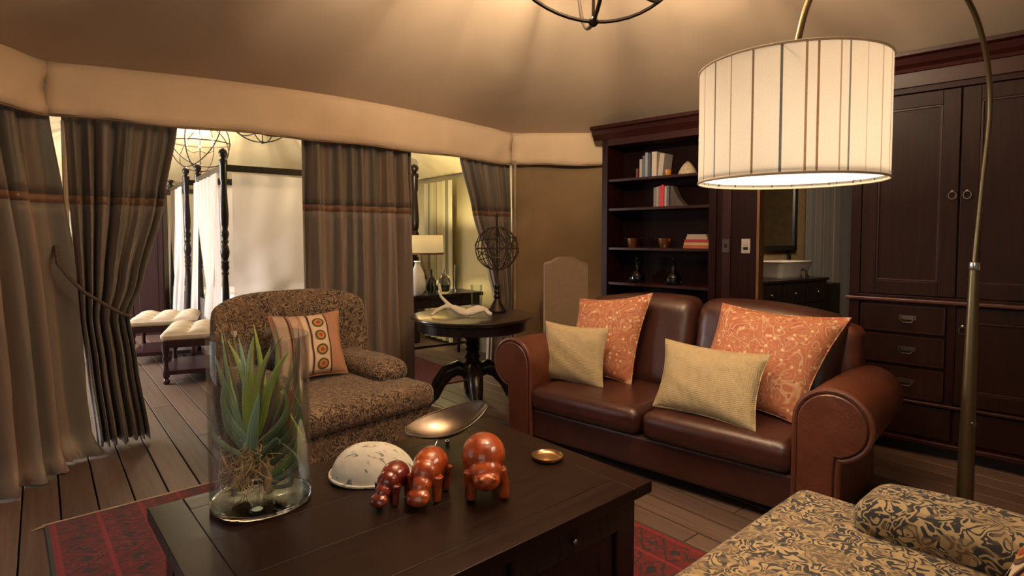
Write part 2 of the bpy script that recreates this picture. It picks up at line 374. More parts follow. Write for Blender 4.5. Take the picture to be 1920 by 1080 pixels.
    def build(s, name, mats, parent=None, smooth=True, bevel=0.0, angle=40, kind=None, label=None, cat=None, group=None, subsurf=0, solid=0.0, loc=None, rz=0.0):
        me = bpy.data.meshes.new(name); me.from_pydata(s.v, [], s.f)
        if not isinstance(mats, (list, tuple)): mats = [mats]
        for m_ in mats: me.materials.append(m_)
        for p, i in zip(me.polygons, s.mi): p.material_index = i; p.use_smooth = smooth
        if s.uv:
            ul = me.uv_layers.new(name='UVMap')
            for lp in me.loops: ul.data[lp.index].uv = s.uv[lp.vertex_index]
        me.update()
        import bmesh
        b = bmesh.new(); b.from_mesh(me); bmesh.ops.recalc_face_normals(b, faces=b.faces); b.to_mesh(me); b.free()
        if smooth:
            try: me.set_sharp_from_angle(angle=radians(angle))
            except Exception: pass
        o = bpy.data.objects.new(name, me); COL.objects.link(o)
        if parent: o.parent = parent
        if loc: o.location = loc; o.rotation_euler = (0, 0, rz)
        if solid: md = o.modifiers.new('s', 'SOLIDIFY'); md.thickness = solid; md.offset = 0
        if bevel: md = o.modifiers.new('b', 'BEVEL'); md.width = bevel; md.segments = 2; md.limit_method = 'ANGLE'; md.angle_limit = radians(35)
        if subsurf: md = o.modifiers.new('u', 'SUBSURF'); md.levels = subsurf; md.render_levels = subsurf
        tag(o, label, cat, group, kind); return o

def tag(o, label=None, cat=None, group=None, kind=None):
    if label: o['label'] = label
    if cat: o['category'] = cat
    if group: o['group'] = group
    if kind: o['kind'] = kind
    return o
def thing(name, label, cat, loc=(0, 0, 0), rz=0.0, group=None):
    o = bpy.data.objects.new(name, None); COL.objects.link(o); o.empty_display_size = 0.1
    o.location = loc; o.rotation_euler = (0, 0, rz); return tag(o, label, cat, group)
def dup(root, loc, rz, label, group=None):
    r = root.copy(); COL.objects.link(r); r.location = loc; r.rotation_euler = (0, 0, rz); r['label'] = label
    if group: r['group'] = group
    def rec(a, b):
        for ch in list(a.children):
            c = ch.copy(); COL.objects.link(c); c.parent = b; rec(ch, c)
    rec(root, r); return r

# ------------------------------------------------------------------ plan (metres; camera stands at the origin, looks along +Y)
UW = Vector((.7657, .6432, 0)); NW = Vector((-.6432, .7657, 0))      # opening line between lounge and bedroom: direction, normal
def onwall(s, d=4.38, z=0): return UW * s + NW * d + Vector((0, 0, z))
CAB = radians(-42.93)                                                # joinery wall frame: x along, y into the wall
def cabT(): return Matrix.Rotation(CAB, 4, 'Z')
def cab(x, y, z=0): return cabT() @ Vector((x, y, z))
EZ, VZ, APEX = 2.374, 2.07, Vector((.36, 2.45, 3.42))
cA, cB, cC = Vector((-2.72, 3.40, 0)), Vector((0, 5.72, 0)), Vector((1.047, 5.72, 0))
cD = cab(1.1, 4.9); cE = Vector((3.6, -1.0, 0)); cF = Vector((-2.72, -1.0, 0)); cD = Vector((3.6, (4.9 - .681 * 3.6) / .732, 0))

# floor: slab with planks
fl = MB().box(-7.5, 7.5, -1.5, 12, -0.12, -0.032).build('floor', M['subfloor'], kind='structure', smooth=False)
PA = radians(90) + atan2(.634, .773)     # plank run direction
pd = Vector((cos(PA), sin(PA), 0)); pn = Vector((-sin(PA), cos(PA), 0))
PL = 2.9
pm = MB().box(-PL / 2 + .002, PL / 2 - .002, -.0715, .0715, -.03, 0)
pm0 = pm.build('plank', M['plank'], fl, smooth=False, bevel=0.003)
first = True; cnt = 0
def inside(p):
    x, y = p.x, p.y
    if y < 0.9 or y > 10.2: return False
    r = x / max(y, .1)
    return -1.12 < r < 0.98 and y < 9.5
for i in range(-70, 70):
    for j in range(-6, 6):
        c = pn * (i * .15 + .03) + pd * (j * PL + (i % 3) * 0.93)
        if cnt >= 298: break
        hit = any(inside(c + pd * t) for t in (-1.45, -.7, 0, .7, 1.45))
        # keep only planks that the open floor shows (left side, bedroom, strip by the sofa, right side)
        if hit:
            o = pm0 if first else pm0.copy()
            if not first: COL.objects.link(o)
            first = False; cnt += 1
            o.parent = fl; o.location = c; o.rotation_euler = (0, 0, PA)
print('planks', cnt)

# tent ceiling
def tent(name, corners, apex, ez, mat, nseg=10, nr=26, bumps=(), fold=0.14, top_r=0.05):
    mb = MB(); K = len(corners); edge = []
    for k in range(K):
        a, b = corners[k], corners[(k + 1) % K]; L = (b - a).length; ns = max(8, int(L / .06))
        for i in range(ns):
            t = i / ns; p = a.lerp(b, t); bz = bumps[k] * sin(pi * t) if k < len(bumps) else 0
            edge.append((p, k, t, L, ez + bz))
    rings = []
    for r in range(nr + 1):
        q = r / nr; ring = []
        for (p, k, t, L, z) in edge:
            rr = top_r + (1 - top_r) * q
            x = apex.x + (p.x - apex.x) * rr; y = apex.y + (p.y - apex.y) * rr
            h = apex.z + (z - apex.z) * (rr ** 0.93)
            nf_ = max(1, round(L / .95)); tt = (t * nf_) % 1.0
            f = fold * (sin(pi * t) ** .6) * sin(pi * min(1, rr)) - fold * .8 * (sin(pi * tt) ** .55) * sin(pi * min(1, rr)) * (.55 + .45 * sin(k * 3.1 + int(t * nf_) * 2.3))
            f += .020 * sin(t * L * 7 + k * 2 + q) * sin(pi * rr) * (1 - rr * .4)
            ring.append((x, y, h + f))
        rings.append(ring)
    mb.loft(rings, cap=False)
    return mb.build(name, mat, kind='structure', angle=70)
ceil = tent('ceiling', [cA, cB, cC, cD, cE, cF], APEX, EZ, M['ceiling'], bumps=(.075, 0, 0, 0, 0, 0))
MB().lathe([(0.26, 0), (0.20, 0.05), (0.02, 0.09)], (APEX.x, APEX.y, 3.36), 20).build('ceiling_cap', M['ceiling'], ceil)

# valances (canvas pelmets under the eaves)
def valance(name, a, b, bt, bb, out, z0=VZ, z1=EZ, mat=None, th=.012):
    mb = MB(); L = (b - a).length; n = int(L / .06)
    def f(u, v):
        p = a.lerp(b, u); wob = .012 * sin(u * L * 5 + v * 2) * (1 - v) + .006 * sin(u * L * 23) * (1 - v)
        e = min(u, 1 - u) * L; wob += .015 * sin(v * 9 + e * 20) * exp(-e * 4)
        zt = z1 + bt * sin(pi * u); zb = z0 + bb * sin(pi * u) + .006 * sin(u * L * 7)
        return (p.x + out.x * wob, p.y + out.y * wob, zb + (zt - zb) * v)
    mb.grid(f, n, 6)
    o = mb.build(name, mat or M['valance'], kind='structure', solid=th)
    # hem: dark rail edge under the pelmet
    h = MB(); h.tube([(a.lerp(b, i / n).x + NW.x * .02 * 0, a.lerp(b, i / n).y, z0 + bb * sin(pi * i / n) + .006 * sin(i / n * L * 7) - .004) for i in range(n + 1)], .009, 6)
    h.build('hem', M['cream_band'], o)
    return o
valance('trim_1', cA, cB, .075, .03, -NW)
valance('trim_2', cB, cC + Vector((.05, 0, 0)), .0, .0, Vector((0, -1, 0)))
valance('trim_3', cF, cA, .0, .0, Vector((1, 0, 0)))

# tent wall back (khaki canvas), stretched creases
mb = MB()
def fw(u, v):
    x = -.0 + 1.25 * u; z = 0 + 2.35 * v
    d = .035 * sin((z * 1.0 - x * .9) * 4.5 + .6) + .022 * sin((z - x * .75) * 10) * (.5 + .5 * sin(x * 3 + z)) + .008 * sin(x * 9 + z)
    return (x, 5.80 + d, z)
mb.grid(fw, 34, 50); mb.build('wall_back', M['tentwall'], kind='structure', solid=.015)
MB().lathe([(.016, 0), (.016, 2.1)], (.03, 5.70, 0), 10).build('trim_4', plain('pale_tent_pole', (.34, .25, .14), .6), kind='structure')

# left lounge wall with window opening (behind the left curtain)
mb = MB(); mb.box(-3.02, -2.94, -1.0, .9, 0, 2.35); mb.box(-3.02, -2.94, .9, 3.3, 0, .12); mb.box(-3.02, -2.94, .9, 3.3, 2.2, 2.35); mb.box(-3.02, -2.94, 3.3, 3.5, 0, 2.35)
mb.build('wall_left', M['tentwall'], kind='structure', smooth=False)
wf = MB(); 
for y in (.9, 1.7, 2.5, 3.26): wf.box(-3.0, -2.96, y, y + .04, .12, 2.2)
wf.box(-3.0, -2.96, .9, 3.3, .12, .16); wf.box(-3.0, -2.96, .9, 3.3, 2.16, 2.2)
wfo = wf.build('window_1', M['mahogany'], kind='structure', smooth=False)
for y in (.94, 1.74, 2.54):
    MB().box(-2.983, -2.977, y, y + .76 if y < 2.5 else 3.26, .16, 2.16).build('pane', M['glass'], wfo, smooth=False)

# right joinery wall (plane behind wardrobe and bookcase), with the doorway to the bathroom
def cbox(mb, x0, x1, y0, y1, z0, z1, mi=0): return mb.box(x0, x1, y0, y1, z0, z1, mi)
wr = MB(); wr.box(-3.25, -1.99, 4.9, 4.98, 0, 2.40); wr.box(-0.93, 3.3, 4.9, 4.98, 0, 2.4)
wr.build('wall_right', M['bathwall'], kind='structure', smooth=False, loc=(0, 0, 0), rz=CAB)
pw = MB(); pw.box(-1.99, -1.662, 4.60, 4.66, 0, 2.36); pw.box(-1.662, -.93, 4.61, 4.66, 2.02, 2.36); pw.box(-1.662, -.93, 4.66, 4.98, 2.30, 2.36)
pwo = pw.build('wall_partition', M['mahogany'], kind='structure', smooth=False, loc=(0, 0, 0), rz=CAB)
MB().box(-1.94, -1.87, 4.588, 4.60, .1, 2.25).build('panel_stile', M['mahogany_x'], pwo, bevel=.003)
MB().box(-1.80, -1.665, 4.582, 4.60, 0, 2.3).build('panel_board', M['mahogany'], pwo, bevel=.003)
dj = MB(); dj.box(-1.662, -1.640, 4.575, 4.68, 0, 2.02); dj.box(-1.662, -.965, 4.60, 4.68, 2.0, 2.02)
dj.build('door_1', M['jamb'], kind='structure', smooth=False, bevel=.003, loc=(0, 0, 0), rz=CAB)
# light switch
sw = thing('light_switch', 'small white double light switch on the dark panel beside the doorway', 'light switch', cab(-1.742, 4.582, 1.28), CAB)
MB().rbox(-.035, .035, -.010, 0, -.058, .058, .006).build('plate', M['switch'], sw)
for dz in (-.018, .018): MB().rbox(-.018, .018, -.016, -.009, dz - .012, dz + .012, .003).build('rocker', M['black'] if dz < 0 else M['switch'], sw)
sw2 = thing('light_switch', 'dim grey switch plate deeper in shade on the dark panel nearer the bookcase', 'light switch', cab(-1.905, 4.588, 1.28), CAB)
MB().rbox(-.03, .03, -.008, 0, -.055, .055, .006).build('plate', plain('shaded_plate', (.07, .055, .05), .5), sw2)  # plate colour darkened to stand for the shade on it
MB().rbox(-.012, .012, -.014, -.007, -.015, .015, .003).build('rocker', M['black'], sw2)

# walls that close the lounge on the right
MB().box(3.6, 3.7, -1.0, 3.4, 0, 2.4).build('wall_front', M['tentwall'], kind='structure', smooth=False)

# ------------------------------------------------------------------ wardrobe
def panel_door(parent, x0, x1, z0, z1, y, hx, hz, name='door', ring=True, mat=None):
    fr = .085; d = MB()
    d.box(x0, x0 + fr, y, y + .022, z0, z1); d.box(x1 - fr, x1, y, y + .022, z0, z1)
    d.box(x0 + fr, x1 - fr, y, y + .022, z0, z0 + fr); d.box(x0 + fr, x1 - fr, y, y + .022, z1 - fr, z1)
    o = d.build(name, M['panel'], parent, smooth=False, bevel=.003)
    MB().box(x0 + fr, x1 - fr, y + .010, y + .020, z0 + fr, z1 - fr).build('panel', M['panel'], o, smooth=False)
    m = MB(); a = .012
    for q in ((x0 + fr, x1 - fr, z0 + fr, z0 + fr + a), (x0 + fr, x1 - fr, z1 - fr - a, z1 - fr), (x0 + fr, x0 + fr + a, z0 + fr, z1 - fr), (x1 - fr - a, x1 - fr, z0 + fr, z1 - fr)):
        m.box(q[0], q[1], y + .002, y + .012, q[2], q[3])
    m.build('moulding', M['mahogany_x'], o, smooth=False, bevel=.002)
    h = MB(); h.lathe([(.0, 0), (.010, .002), (.010, .008), (.004, .012)], n=12, T=Matrix.Translation((hx, y, hz + .02)) @ Matrix.Rotation(radians(90), 4, 'X'))
    h.tube([(hx + .019 * sin(2 * pi * i / 16), y - .012, hz - .002 + .022 * cos(2 * pi * i / 16)) for i in range(16)], .0032, 6, closed=True)
    h.build('ring_handle', M['pewter'], o, label='metal ring handle')
    return o
WX0, WX1, WY = -.955, .19, 4.30
wd = thing('wardrobe', 'tall dark mahogany built-in wardrobe with panelled doors and drawers behind the arc lamp', 'wardrobe', (0, 0, 0), CAB)
c = MB(); c.box(WX0, WX1, WY + .03, WY + .58, .10, 2.36)
for x in (WX0, WX1 - .06): c.box(x, x + .06, WY, WY + .03, .10, 2.30)
c.box(WX0, WX1, WY, WY + .03, 2.235, 2.30); c.box(WX0, WX1, WY, WY + .03, .95, .985)
c.build('carcass', M['mahogany'], wd, smooth=False, bevel=.003)
MB().box(WX0 - .01, WX1 + .01, WY - .012, WY + .03, 2.27, 2.36).build('frieze', M['mahogany_x'], wd, smooth=False, bevel=.003)
cr = MB(); prof = [(WY + .05, 2.36), (WY - .02, 2.36), (WY - .03, 2.38), (WY - .055, 2.40), (WY - .075, 2.435), (WY - .10, 2.445), (WY - .10, 2.47), (WY + .05, 2.47)]
cr.prism(prof, WX0 - .08, WX1 + .05, axis='x'); cr.build('cornice', M['mahogany_x'], wd, smooth=False, bevel=.002)
MB().box(WX0 - .02, WX1 + .02, WY - .025, WY + .03, .945, .968).build('waist_moulding', plain('red_edge_wood', (.075, .02, .015), .35), wd, smooth=False, bevel=.006)
MB().box(WX0 + .02, WX1 - .02, WY + .05, WY + .5, 0, .10).build('plinth', M['black'], wd, smooth=False)
MB().box(WX0 - .02, WX1 + .02, WY - .03, WY + .03, .075, .105).build('base_moulding', M['mahogany_x'], wd, smooth=False, bevel=.006)
MB().box(WX0 - .01, WX1 + .01, WY - .018, WY + .03, .318, .338).build('lower_moulding', M['mahogany_x'], wd, smooth=False, bevel=.005)
panel_door(wd, -.893, -.397, .99, 2.23, WY + .005, -.425, 1.60)
panel_door(wd, -.389, .125, .99, 2.23, WY + .005, -.355, 1.60)
panel_door(wd, -.389, .125, .345, .935, WY + .005, -.355, .80)
MB().box(-.43, -.39, WY + .0, WY + .03, .34, .945).build('mullion', M['mahogany'], wd, smooth=False)
def drawer(parent, x0, x1, z0, z1, y, hx):
    o = MB().box(x0, x1, y, y + .022, z0, z1).build('drawer', M['panel'], parent, smooth=False, bevel=.004)
    m = MB()
    for q in ((x0, x1, z0, z0 + .01), (x0, x1, z1 - .01, z1), (x0, x0 + .01, z0, z1), (x1 - .01, x1, z0, z1)): m.box(q[0], q[1], y - .004, y + .003, q[2], q[3])
    m.build('beading', M['mahogany_x'], o, smooth=False)
    h = MB(); zc = (z0 + z1) / 2
    h.box(hx - .045, hx + .045, y - .004, y, zc - .004, zc + .022)
    h.tube([(hx - .035, y - .004, zc + .012), (hx - .036, y - .02, zc), (hx - .022, y - .024, zc - .018), (hx + .022, y - .024, zc - .018), (hx + .036, y - .02, zc), (hx + .035, y - .004, zc + .012)], .0035, 6)
    h.build('bail_handle', M['pewter'], o, label='metal bail handle')
for z0, z1 in ((.755, .925), (.555, .735), (.35, .535)): drawer(wd, -.885, -.44, z0, z1, WY + .005, -.63)
for x0, x1 in ((-.885, -.40), (-.385, .12)): 
    o = MB().box(x0, x1, WY + .005, WY + .027, .115, .305).build('drawer', M['panel'], wd, smooth=False, bevel=.004)

# ------------------------------------------------------------------ bookcase
BX0, BX1, BY = -3.10, -1.99, 4.58
bc = thing('bookcase', 'tall open dark mahogany bookcase with moulded cornice behind the sofa', 'bookcase', (0, 0, 0), CAB)
for x0, x1 in ((BX0, BX0 + .06), (BX1 - .06, BX1)): MB().box(x0, x1, BY, BY + .31, 0, 2.28).build('side_panel', M['mahogany'], bc, smooth=False, bevel=.003)
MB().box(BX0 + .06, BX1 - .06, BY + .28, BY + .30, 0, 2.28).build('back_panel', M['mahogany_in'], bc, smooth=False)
SHELF = [.12, .60, .93, 1.255, 1.62, 1.89]
for z in SHELF: MB().box(BX0 + .06, BX1 - .06, BY + .015, BY + .28, z - .024, z).build('shelf', M['mahogany_x'], bc, smooth=False, bevel=.002)
MB().box(BX0 + .06, BX1 - .06, BY + .0, BY + .28, 2.20, 2.28).build('top_rail', M['mahogany_x'], bc, smooth=False, bevel=.003)
MB().prism([(BY + .31, 2.26), (BY - .005, 2.26), (BY - .02, 2.28), (BY - .045, 2.31), (BY - .06, 2.345), (BY - .085, 2.355), (BY - .085, 2.385), (BY + .31, 2.385)], BX0 - .085, BX1 + .0, axis='x').build('cornice', M['mahogany_x'], bc, smooth=False, bevel=.002)

def book(x, z, wd_, h, d, col, label, flat=False, tilt=0, lean=0, ys=.10):
    mb = MB()
    if not flat:
        mb.box(-wd_ / 2, -wd_ / 2 + .003, 0, d, 0, h, 0); mb.box(wd_ / 2 - .003, wd_ / 2, 0, d, 0, h, 0); mb.box(-wd_ / 2, wd_ / 2, -.003, .001, 0, h, 0)
        mb.box(-wd_ / 2 + .003, wd_ / 2 - .003, .001, d - .004, .004, h - .004, 1)
    else:
        mb.box(-wd_ / 2, wd_ / 2, 0, d, 0, .003, 0); mb.box(-wd_ / 2, wd_ / 2, 0, d, h - .003, h, 0); mb.box(-wd_ / 2, wd_ / 2, -.003, .001, 0, h, 0)
        mb.box(-wd_ / 2 + .004, wd_ / 2 - .004, .001, d - .004, .003, h - .003, 1)
    p = cab(x, BY + ys, z)
    o = mb.build('book', [plain('book_cover', col, .5, .1), M['ivory_band']], smooth=False, label=label, cat='book', loc=p, rz=CAB + tilt)
    o.rotation_euler = (0, lean, CAB + tilt); return o
bz = 1.891
xs = -2.745
for wd_, h, col, lb in ((.024, .17, (.42, .36, .28), 'cream paperback at the left end of the upright row on the top shelf'),
                        (.022, .20, (.10, .14, .20), 'dark blue book second in the upright row on the top shelf'),
                        (.026, .225, (.30, .30, .30), 'grey-blue tall book in the middle of the top shelf row'),
                        (.022, .22, (.06, .07, .10), 'near-black book just left of the thick white book on the top shelf')):
    book(xs, bz, wd_, h, .15, col, lb); xs += wd_ + .006
book(xs + .018, bz, .048, .225, .15, (.58, .48, .38), 'thick cream-white book on the top shelf beside the amber tealight')
o = book(xs + .075, bz, .045, .205, .15, (.45, .38, .32), 'pale book with grey picture leaning at the right end of the top shelf row', lean=.12)
book(-2.785, bz, .012, .09, .11, (.22, .07, .03), 'small red-brown booklet at the far left of the top shelf row')
xs = -2.60; bz = 1.621
for i, (wd_, h, col, lb) in enumerate(((.022, .175, (.24, .21, .18), 'grey-brown book at the left end of the second shelf group'), (.020, .18, (.34, .32, .28), 'pale grey book on the second shelf left of the red books'), (.022, .185, (.40, .08, .06), 'dull red book on the second shelf'),
                         (.026, .195, (.62, .03, .035), 'bright red book in the middle of the second shelf'), (.020, .18, (.42, .38, .33), 'light grey book right of the bright red one on the second shelf'), (.018, .185, (.12, .11, .10), 'dark slim book at the right end of the second shelf group'))):
    book(xs, bz, wd_, h, .15, col, lb); xs += wd_ + .004
z = 1.256
for k, (wd_, h, col, lb) in enumerate(((.24, .028, (.45, .12, .05), 'orange-red large book at the bottom of the flat stack on the third shelf'), (.23, .020, (.55, .42, .16), 'mustard yellow book second from the bottom of the flat stack'),
                          (.22, .026, (.42, .03, .04), 'crimson book in the middle of the flat stack on the third shelf'), (.19, .022, (.50, .36, .26), 'pinkish cream book second from the top of the flat stack'), (.17, .02, (.42, .38, .30), 'pale grey book topmost of the flat stack on the third shelf'))):
    book(-2.175, z, wd_, h, .16, col, lb, flat=True, ys=.05); z += h + .0008
# amber tealight, dome, copper bowls, decanters, grey driftwood bookend
tl = thing('tealight_holder', 'small glowing amber glass tealight holder beside the books on the top shelf', 'candle holder', cab(-2.455, BY + .07, 1.89), CAB)
MB().lathe([(.022, 0), (.026, .01), (.028, .05), (.025, .05), (.022, .014), (.001, .012)], n=16, cap=False).build('cup', M['amber'], tl)
MB().ell((0, 0, .03), (.012, .012, .014)).build('flame', emit('flame', (1, .45, .1), 6), tl)
dm = MB(); dm.loft([[(r * cos(2 * pi * j / 28), r * .9 * sin(2 * pi * j / 28), z) for j in range(28)] for r, z in ((.078, 0), (.080, .012), (.068, .04), (.050, .07), (.030, .095), (.012, .112), (.003, .116))])
dmo = thing('woven_dome', 'cream diamond-patterned dome ornament with a pointed top on the top shelf', 'ornament', cab(-2.30, BY + .12, 1.89), CAB)
dm.build('dome', plain('cream_basketwork', (.52, .42, .28), .8, .12, 60), dmo)
rb = MB()
for s_ in (1, -1):
    for k in range(9):
        rb.tube([((r + .001) * cos(2 * pi * k / 9 + s_ * t * .9), .9 * (r + .001) * sin(2 * pi * k / 9 + s_ * t * .9), z) for t, (r, z) in enumerate(((.080, .012), (.068, .04), (.050, .07), (.030, .095), (.012, .112)))], .0018, 5)
rb.build('ribbing', plain('brown_cane', (.16, .09, .04), .7), dmo, kind='stuff')
def copper_bowl(x, lb):
    b = thing('copper_bowl', lb, 'bowl', cab(x, BY + .11, 1.255), CAB, 'copper bowls on the third shelf')
    MB().lathe([(.045, 0), (.052, .01), (.066, .085), (.070, .088), (.063, .085), (.049, .014), (.001, .01)], n=24, cap=False).build('cup', M['copper'], b)
    for s_ in (-1, 1): MB().tube([(s_ * .064, 0, .08), (s_ * .082, 0, .088), (s_ * .095, 0, .082), (s_ * .100, 0, .088)], .004, 6).build('handle', M['iron'], b)
copper_bowl(-2.82, 'copper bowl with iron handles at the left of the third bookcase shelf')
copper_bowl(-2.50, 'copper bowl with iron handles between the other bowl and the flat book stack')
def decanter(x, lb):
    b = thing('decanter', lb, 'decanter', cab(x, BY + .12, .93), CAB, 'dark glass decanters on the fourth shelf')
    MB().lathe([(.05, 0), (.068, .015), (.072, .05), (.055, .095), (.022, .125), (.016, .16), (.020, .20), (.024, .205)], n=20).build('bottle', M['darkglass'], b)
    MB().ell((0, 0, .225), (.022, .022, .022)).build('stopper', M['darkglass'], b)
decanter(-2.78, 'round-bellied dark glass decanter at the left of the fourth bookcase shelf')
decanter(-2.42, 'round-bellied dark glass decanter at the right of the fourth bookcase shelf')
db = MB(); db.loft([[(x0 + dx, y0, z) for dx, y0 in ((-w_, -.04), (w_, -.04), (w_, .04), (-w_, .04))] for x0, w_, z in ((0, .075, 0), (-.008, .055, .03), (-.03, .035, .08), (-.045, .02, .14), (-.052, .012, .18))])
db.build('bookend', plain('dull_grey_wood', (.075, .055, .042), .8, .3, 20), label='dull grey flared bookend right of the upright books on the second shelf', cat='bookend', loc=cab(-2.385, BY + .14, 1.62), rz=CAB)

# ------------------------------------------------------------------ curtains
def curtain(name, label, rows, n, amp, nrm, ztop, zmid=(1.605, 1.555), seed=0, off=0, group=None, wave_bottom=0.0):
    """rows: (z, left point, right point) from top to bottom"""
    root = thing(name, label, 'curtain', (0, 0, 0), 0, group)
    rnd = random.Random(seed); ph = [rnd.uniform(0, 6.28) for _ in range(6)]
    W0 = (Vector((*rows[0][2], 0)) - Vector((*rows[0][1], 0))).length
    def ends(z):
        if z >= rows[0][0]: return rows[0][1], rows[0][2]
        for a, b in zip(rows, rows[1:]):
            if z >= b[0]:
                t = (a[0] - z) / (a[0] - b[0]); t = t * t * (3 - 2 * t) * .5 + t * .5
                return tuple(a[1][i] + (b[1][i] - a[1][i]) * t for i in (0, 1)), tuple(a[2][i] + (b[2][i] - a[2][i]) * t for i in (0, 1))
        return rows[-1][1], rows[-1][2]
    def pt(u, z):
        l, r = ends(z); wz = sqrt((l[0] - r[0]) ** 2 + (l[1] - r[1]) ** 2)
        k = min(1.5, (W0 / max(wz, .05)) ** .6)
        d = (ztop - z)
        uu = u + .010 * sin(2 * pi * u * 2.3 + ph[1]) + .006 * sin(d * 1.7 + u * 9)
        fq = sin(2 * pi * (n * uu + .25 * sin(2 * pi * 1.6 * uu + ph[0])) + .3 * sin(d * 2 + ph[2]))
        fq = fq * (1 - .12 * abs(fq)) + .22 * sin(2 * pi * n * 2.3 * uu + ph[3] + d * .7)
        a = amp * k * (.55 + .45 * min(1, d / 1.0)) * (1 + .35 * sin(2 * pi * uu * 1.3 + ph[4]))
        o = off + a * fq
        x = l[0] + (r[0] - l[0]) * u + nrm[0] * o; y = l[1] + (r[1] - l[1]) * u + nrm[1] * o
        return (x, y, z)
    nu = n * 18; zb = rows[-1][0]
    bands = [('upper_panel', ztop, zmid[0], M['cur_top']), ('contrast_band', zmid[0], zmid[1], M['cur_band']), ('lower_panel', zmid[1], zb, M['cur_low'])]
    for nm, z1, z0, m in bands:
        nv = max(2, int((z1 - z0) / .06)); mb = MB()
        def f(u, v, z1=z1, z0=z0, nm=nm):
            z = z1 + (z0 - z1) * v
            p = pt(u, z)
            if nm == 'lower_panel' and v > .97 and wave_bottom: p = (p[0] + rnd.uniform(-.012, .02), p[1] + rnd.uniform(-.02, .01), max(.006, p[2]))
            return p
        mb.grid(f, nu, nv); mb.uv = [(i / nu * n * .20 + seed * 1.37 + (2.2 if seed == 3 else 0), j / nv) for j in range(nv + 1) for i in range(nu + 1)]
        mb.build(nm, m, root, angle=180, solid=.003)
    return root, pt
def W(s, d=4.45): p = onwall(s, d); return (p.x, p.y)
nW = (-NW.x, -NW.y)
# curtain on the left side wall
c1, pt1 = curtain('curtain', 'leftmost curtain hanging straight on the left side wall, puddling on the floor',
    [(2.10, (-2.82, 2.55), (-2.785, 3.53)), (1.60, (-2.80, 2.55), (-2.755, 3.57)), (1.24, (-2.80, 2.55), (-2.73, 3.60)), (.40, (-2.78, 2.60), (-2.70, 3.62)), (.12, (-2.77, 2.6), (-2.67, 3.62)), (.012, (-2.70, 2.5), (-2.58, 3.60))], 6, .085, (1, 0), 2.10, seed=3, wave_bottom=1)
# tied curtain
c2, pt2 = curtain('curtain', 'curtain drawn aside by a rope tieback at the left edge of the bedroom opening',
    [(2.10, W(.175), W(.79)), (1.58, W(.20), W(.70)), (1.05, W(.225), W(.565)), (.85, W(.235), W(.485)), (.55, W(.26), W(.52)), (.03, W(.30), W(.58))], 6, .052, nW, 2.10, seed=5)
# rope tieback
rp = MB()
pts = [(-2.74, 3.46, 1.30), tuple(onwall(.13, 4.34, 1.20))]
for s_, z, d in ((.19, 1.10, 4.32), (.25, 1.02, 4.31), (.33, .955, 4.31), (.41, .89, 4.32), (.47, .85, 4.36), (.495, .84, 4.45), (.47, .87, 4.56)): p = onwall(s_, d, z); pts.append(tuple(p))
rp.tube(pts, .011, 8); rpo = rp.build('tieback', M['rope'], c2, label='dark rope tieback')
# centre curtain
c3, pt3 = curtain('curtain', 'wide closed curtain hanging between the bed and the round table',
    [(2.145, W(1.62), W(2.59)), (1.0, W(1.615), W(2.61)), (.012, W(1.61), W(2.62))], 8, .056, nW, 2.145, seed=8)
c4, pt4 = curtain('curtain', 'narrow gathered curtain behind the wire armillary sphere',
    [(2.10, W(3.10), W(3.70)), (1.60, W(3.24), W(3.72)), (1.05, W(3.42), W(3.72)), (.75, W(3.50), W(3.72)), (.4, W(3.42), W(3.70)), (.012, W(3.40), W(3.70))], 6, .032, nW, 2.10, seed=12)
# pale rod imitating the sliver of light between the first two curtains
MB().lathe([(.014, 0), (.014, 2.06)], (-2.735, 3.545, 0), 8).build('trim_5', plain('light_sliver_cream', (.55, .42, .28), .5), kind='structure')

# ------------------------------------------------------------------ bedroom shell
BA = radians(36.87); BU = Vector((.8, .6, 0)); BV = Vector((-.6, .8, 0))
def bed(u, v, z=0): return BU * u + BV * v + Vector((0, 0, z))
bc_ = [bed(-1.6, 4.65), bed(3.75, 4.65), bed(3.75, 10.4), bed(-1.6, 10.4)]
tent('ceiling_bedroom', bc_, Vector((-3.3, 7.4, 3.5)), 2.14, M['bedceil'], fold=.03)
def wallq(name, a, b, z1, mat, z0=0, folds=0.0, k=20):
    mb = MB(); L = (b - a).length; nn = Vector((-(b - a).y, (b - a).x, 0)).normalized()
    mb.grid(lambda u, v: tuple(a.lerp(b, u) + nn * folds * sin(u * L * k) + Vector((0, 0, z0 + (z1 - z0) * v))), max(4, int(L * 12)) if folds else 2, 2)
    return mb.build(name, mat, kind='structure', solid=.02)
wallq('wall_head', bed(3.78, 4.5), bed(3.78, 10.5), 2.2, M['bedwall'], folds=.012, k=7)
wallq('wall_far', bed(3.8, 10.42), bed(-1.6, 10.42), 2.2, M['bedwall'], folds=.012, k=7)
# left bedroom wall with a big opening that lets the daylight in
mb = MB(); T = Matrix.Translation(bed(-1.6, 4.6)) @ Matrix.Rotation(BA + pi / 2, 4, 'Z')
for q in ((0, .3, 0, 2.2), (5.3, 5.9, 0, 2.2), (.3, 5.3, 0, .25), (.3, 5.3, 2.05, 2.2), (2.7, 2.95, .25, 2.05)): mb.box(q[0], q[1], -.04, .04, q[2], q[3], T=T)
mb.build('wall_side', M['bedwall'], kind='structure', smooth=False)
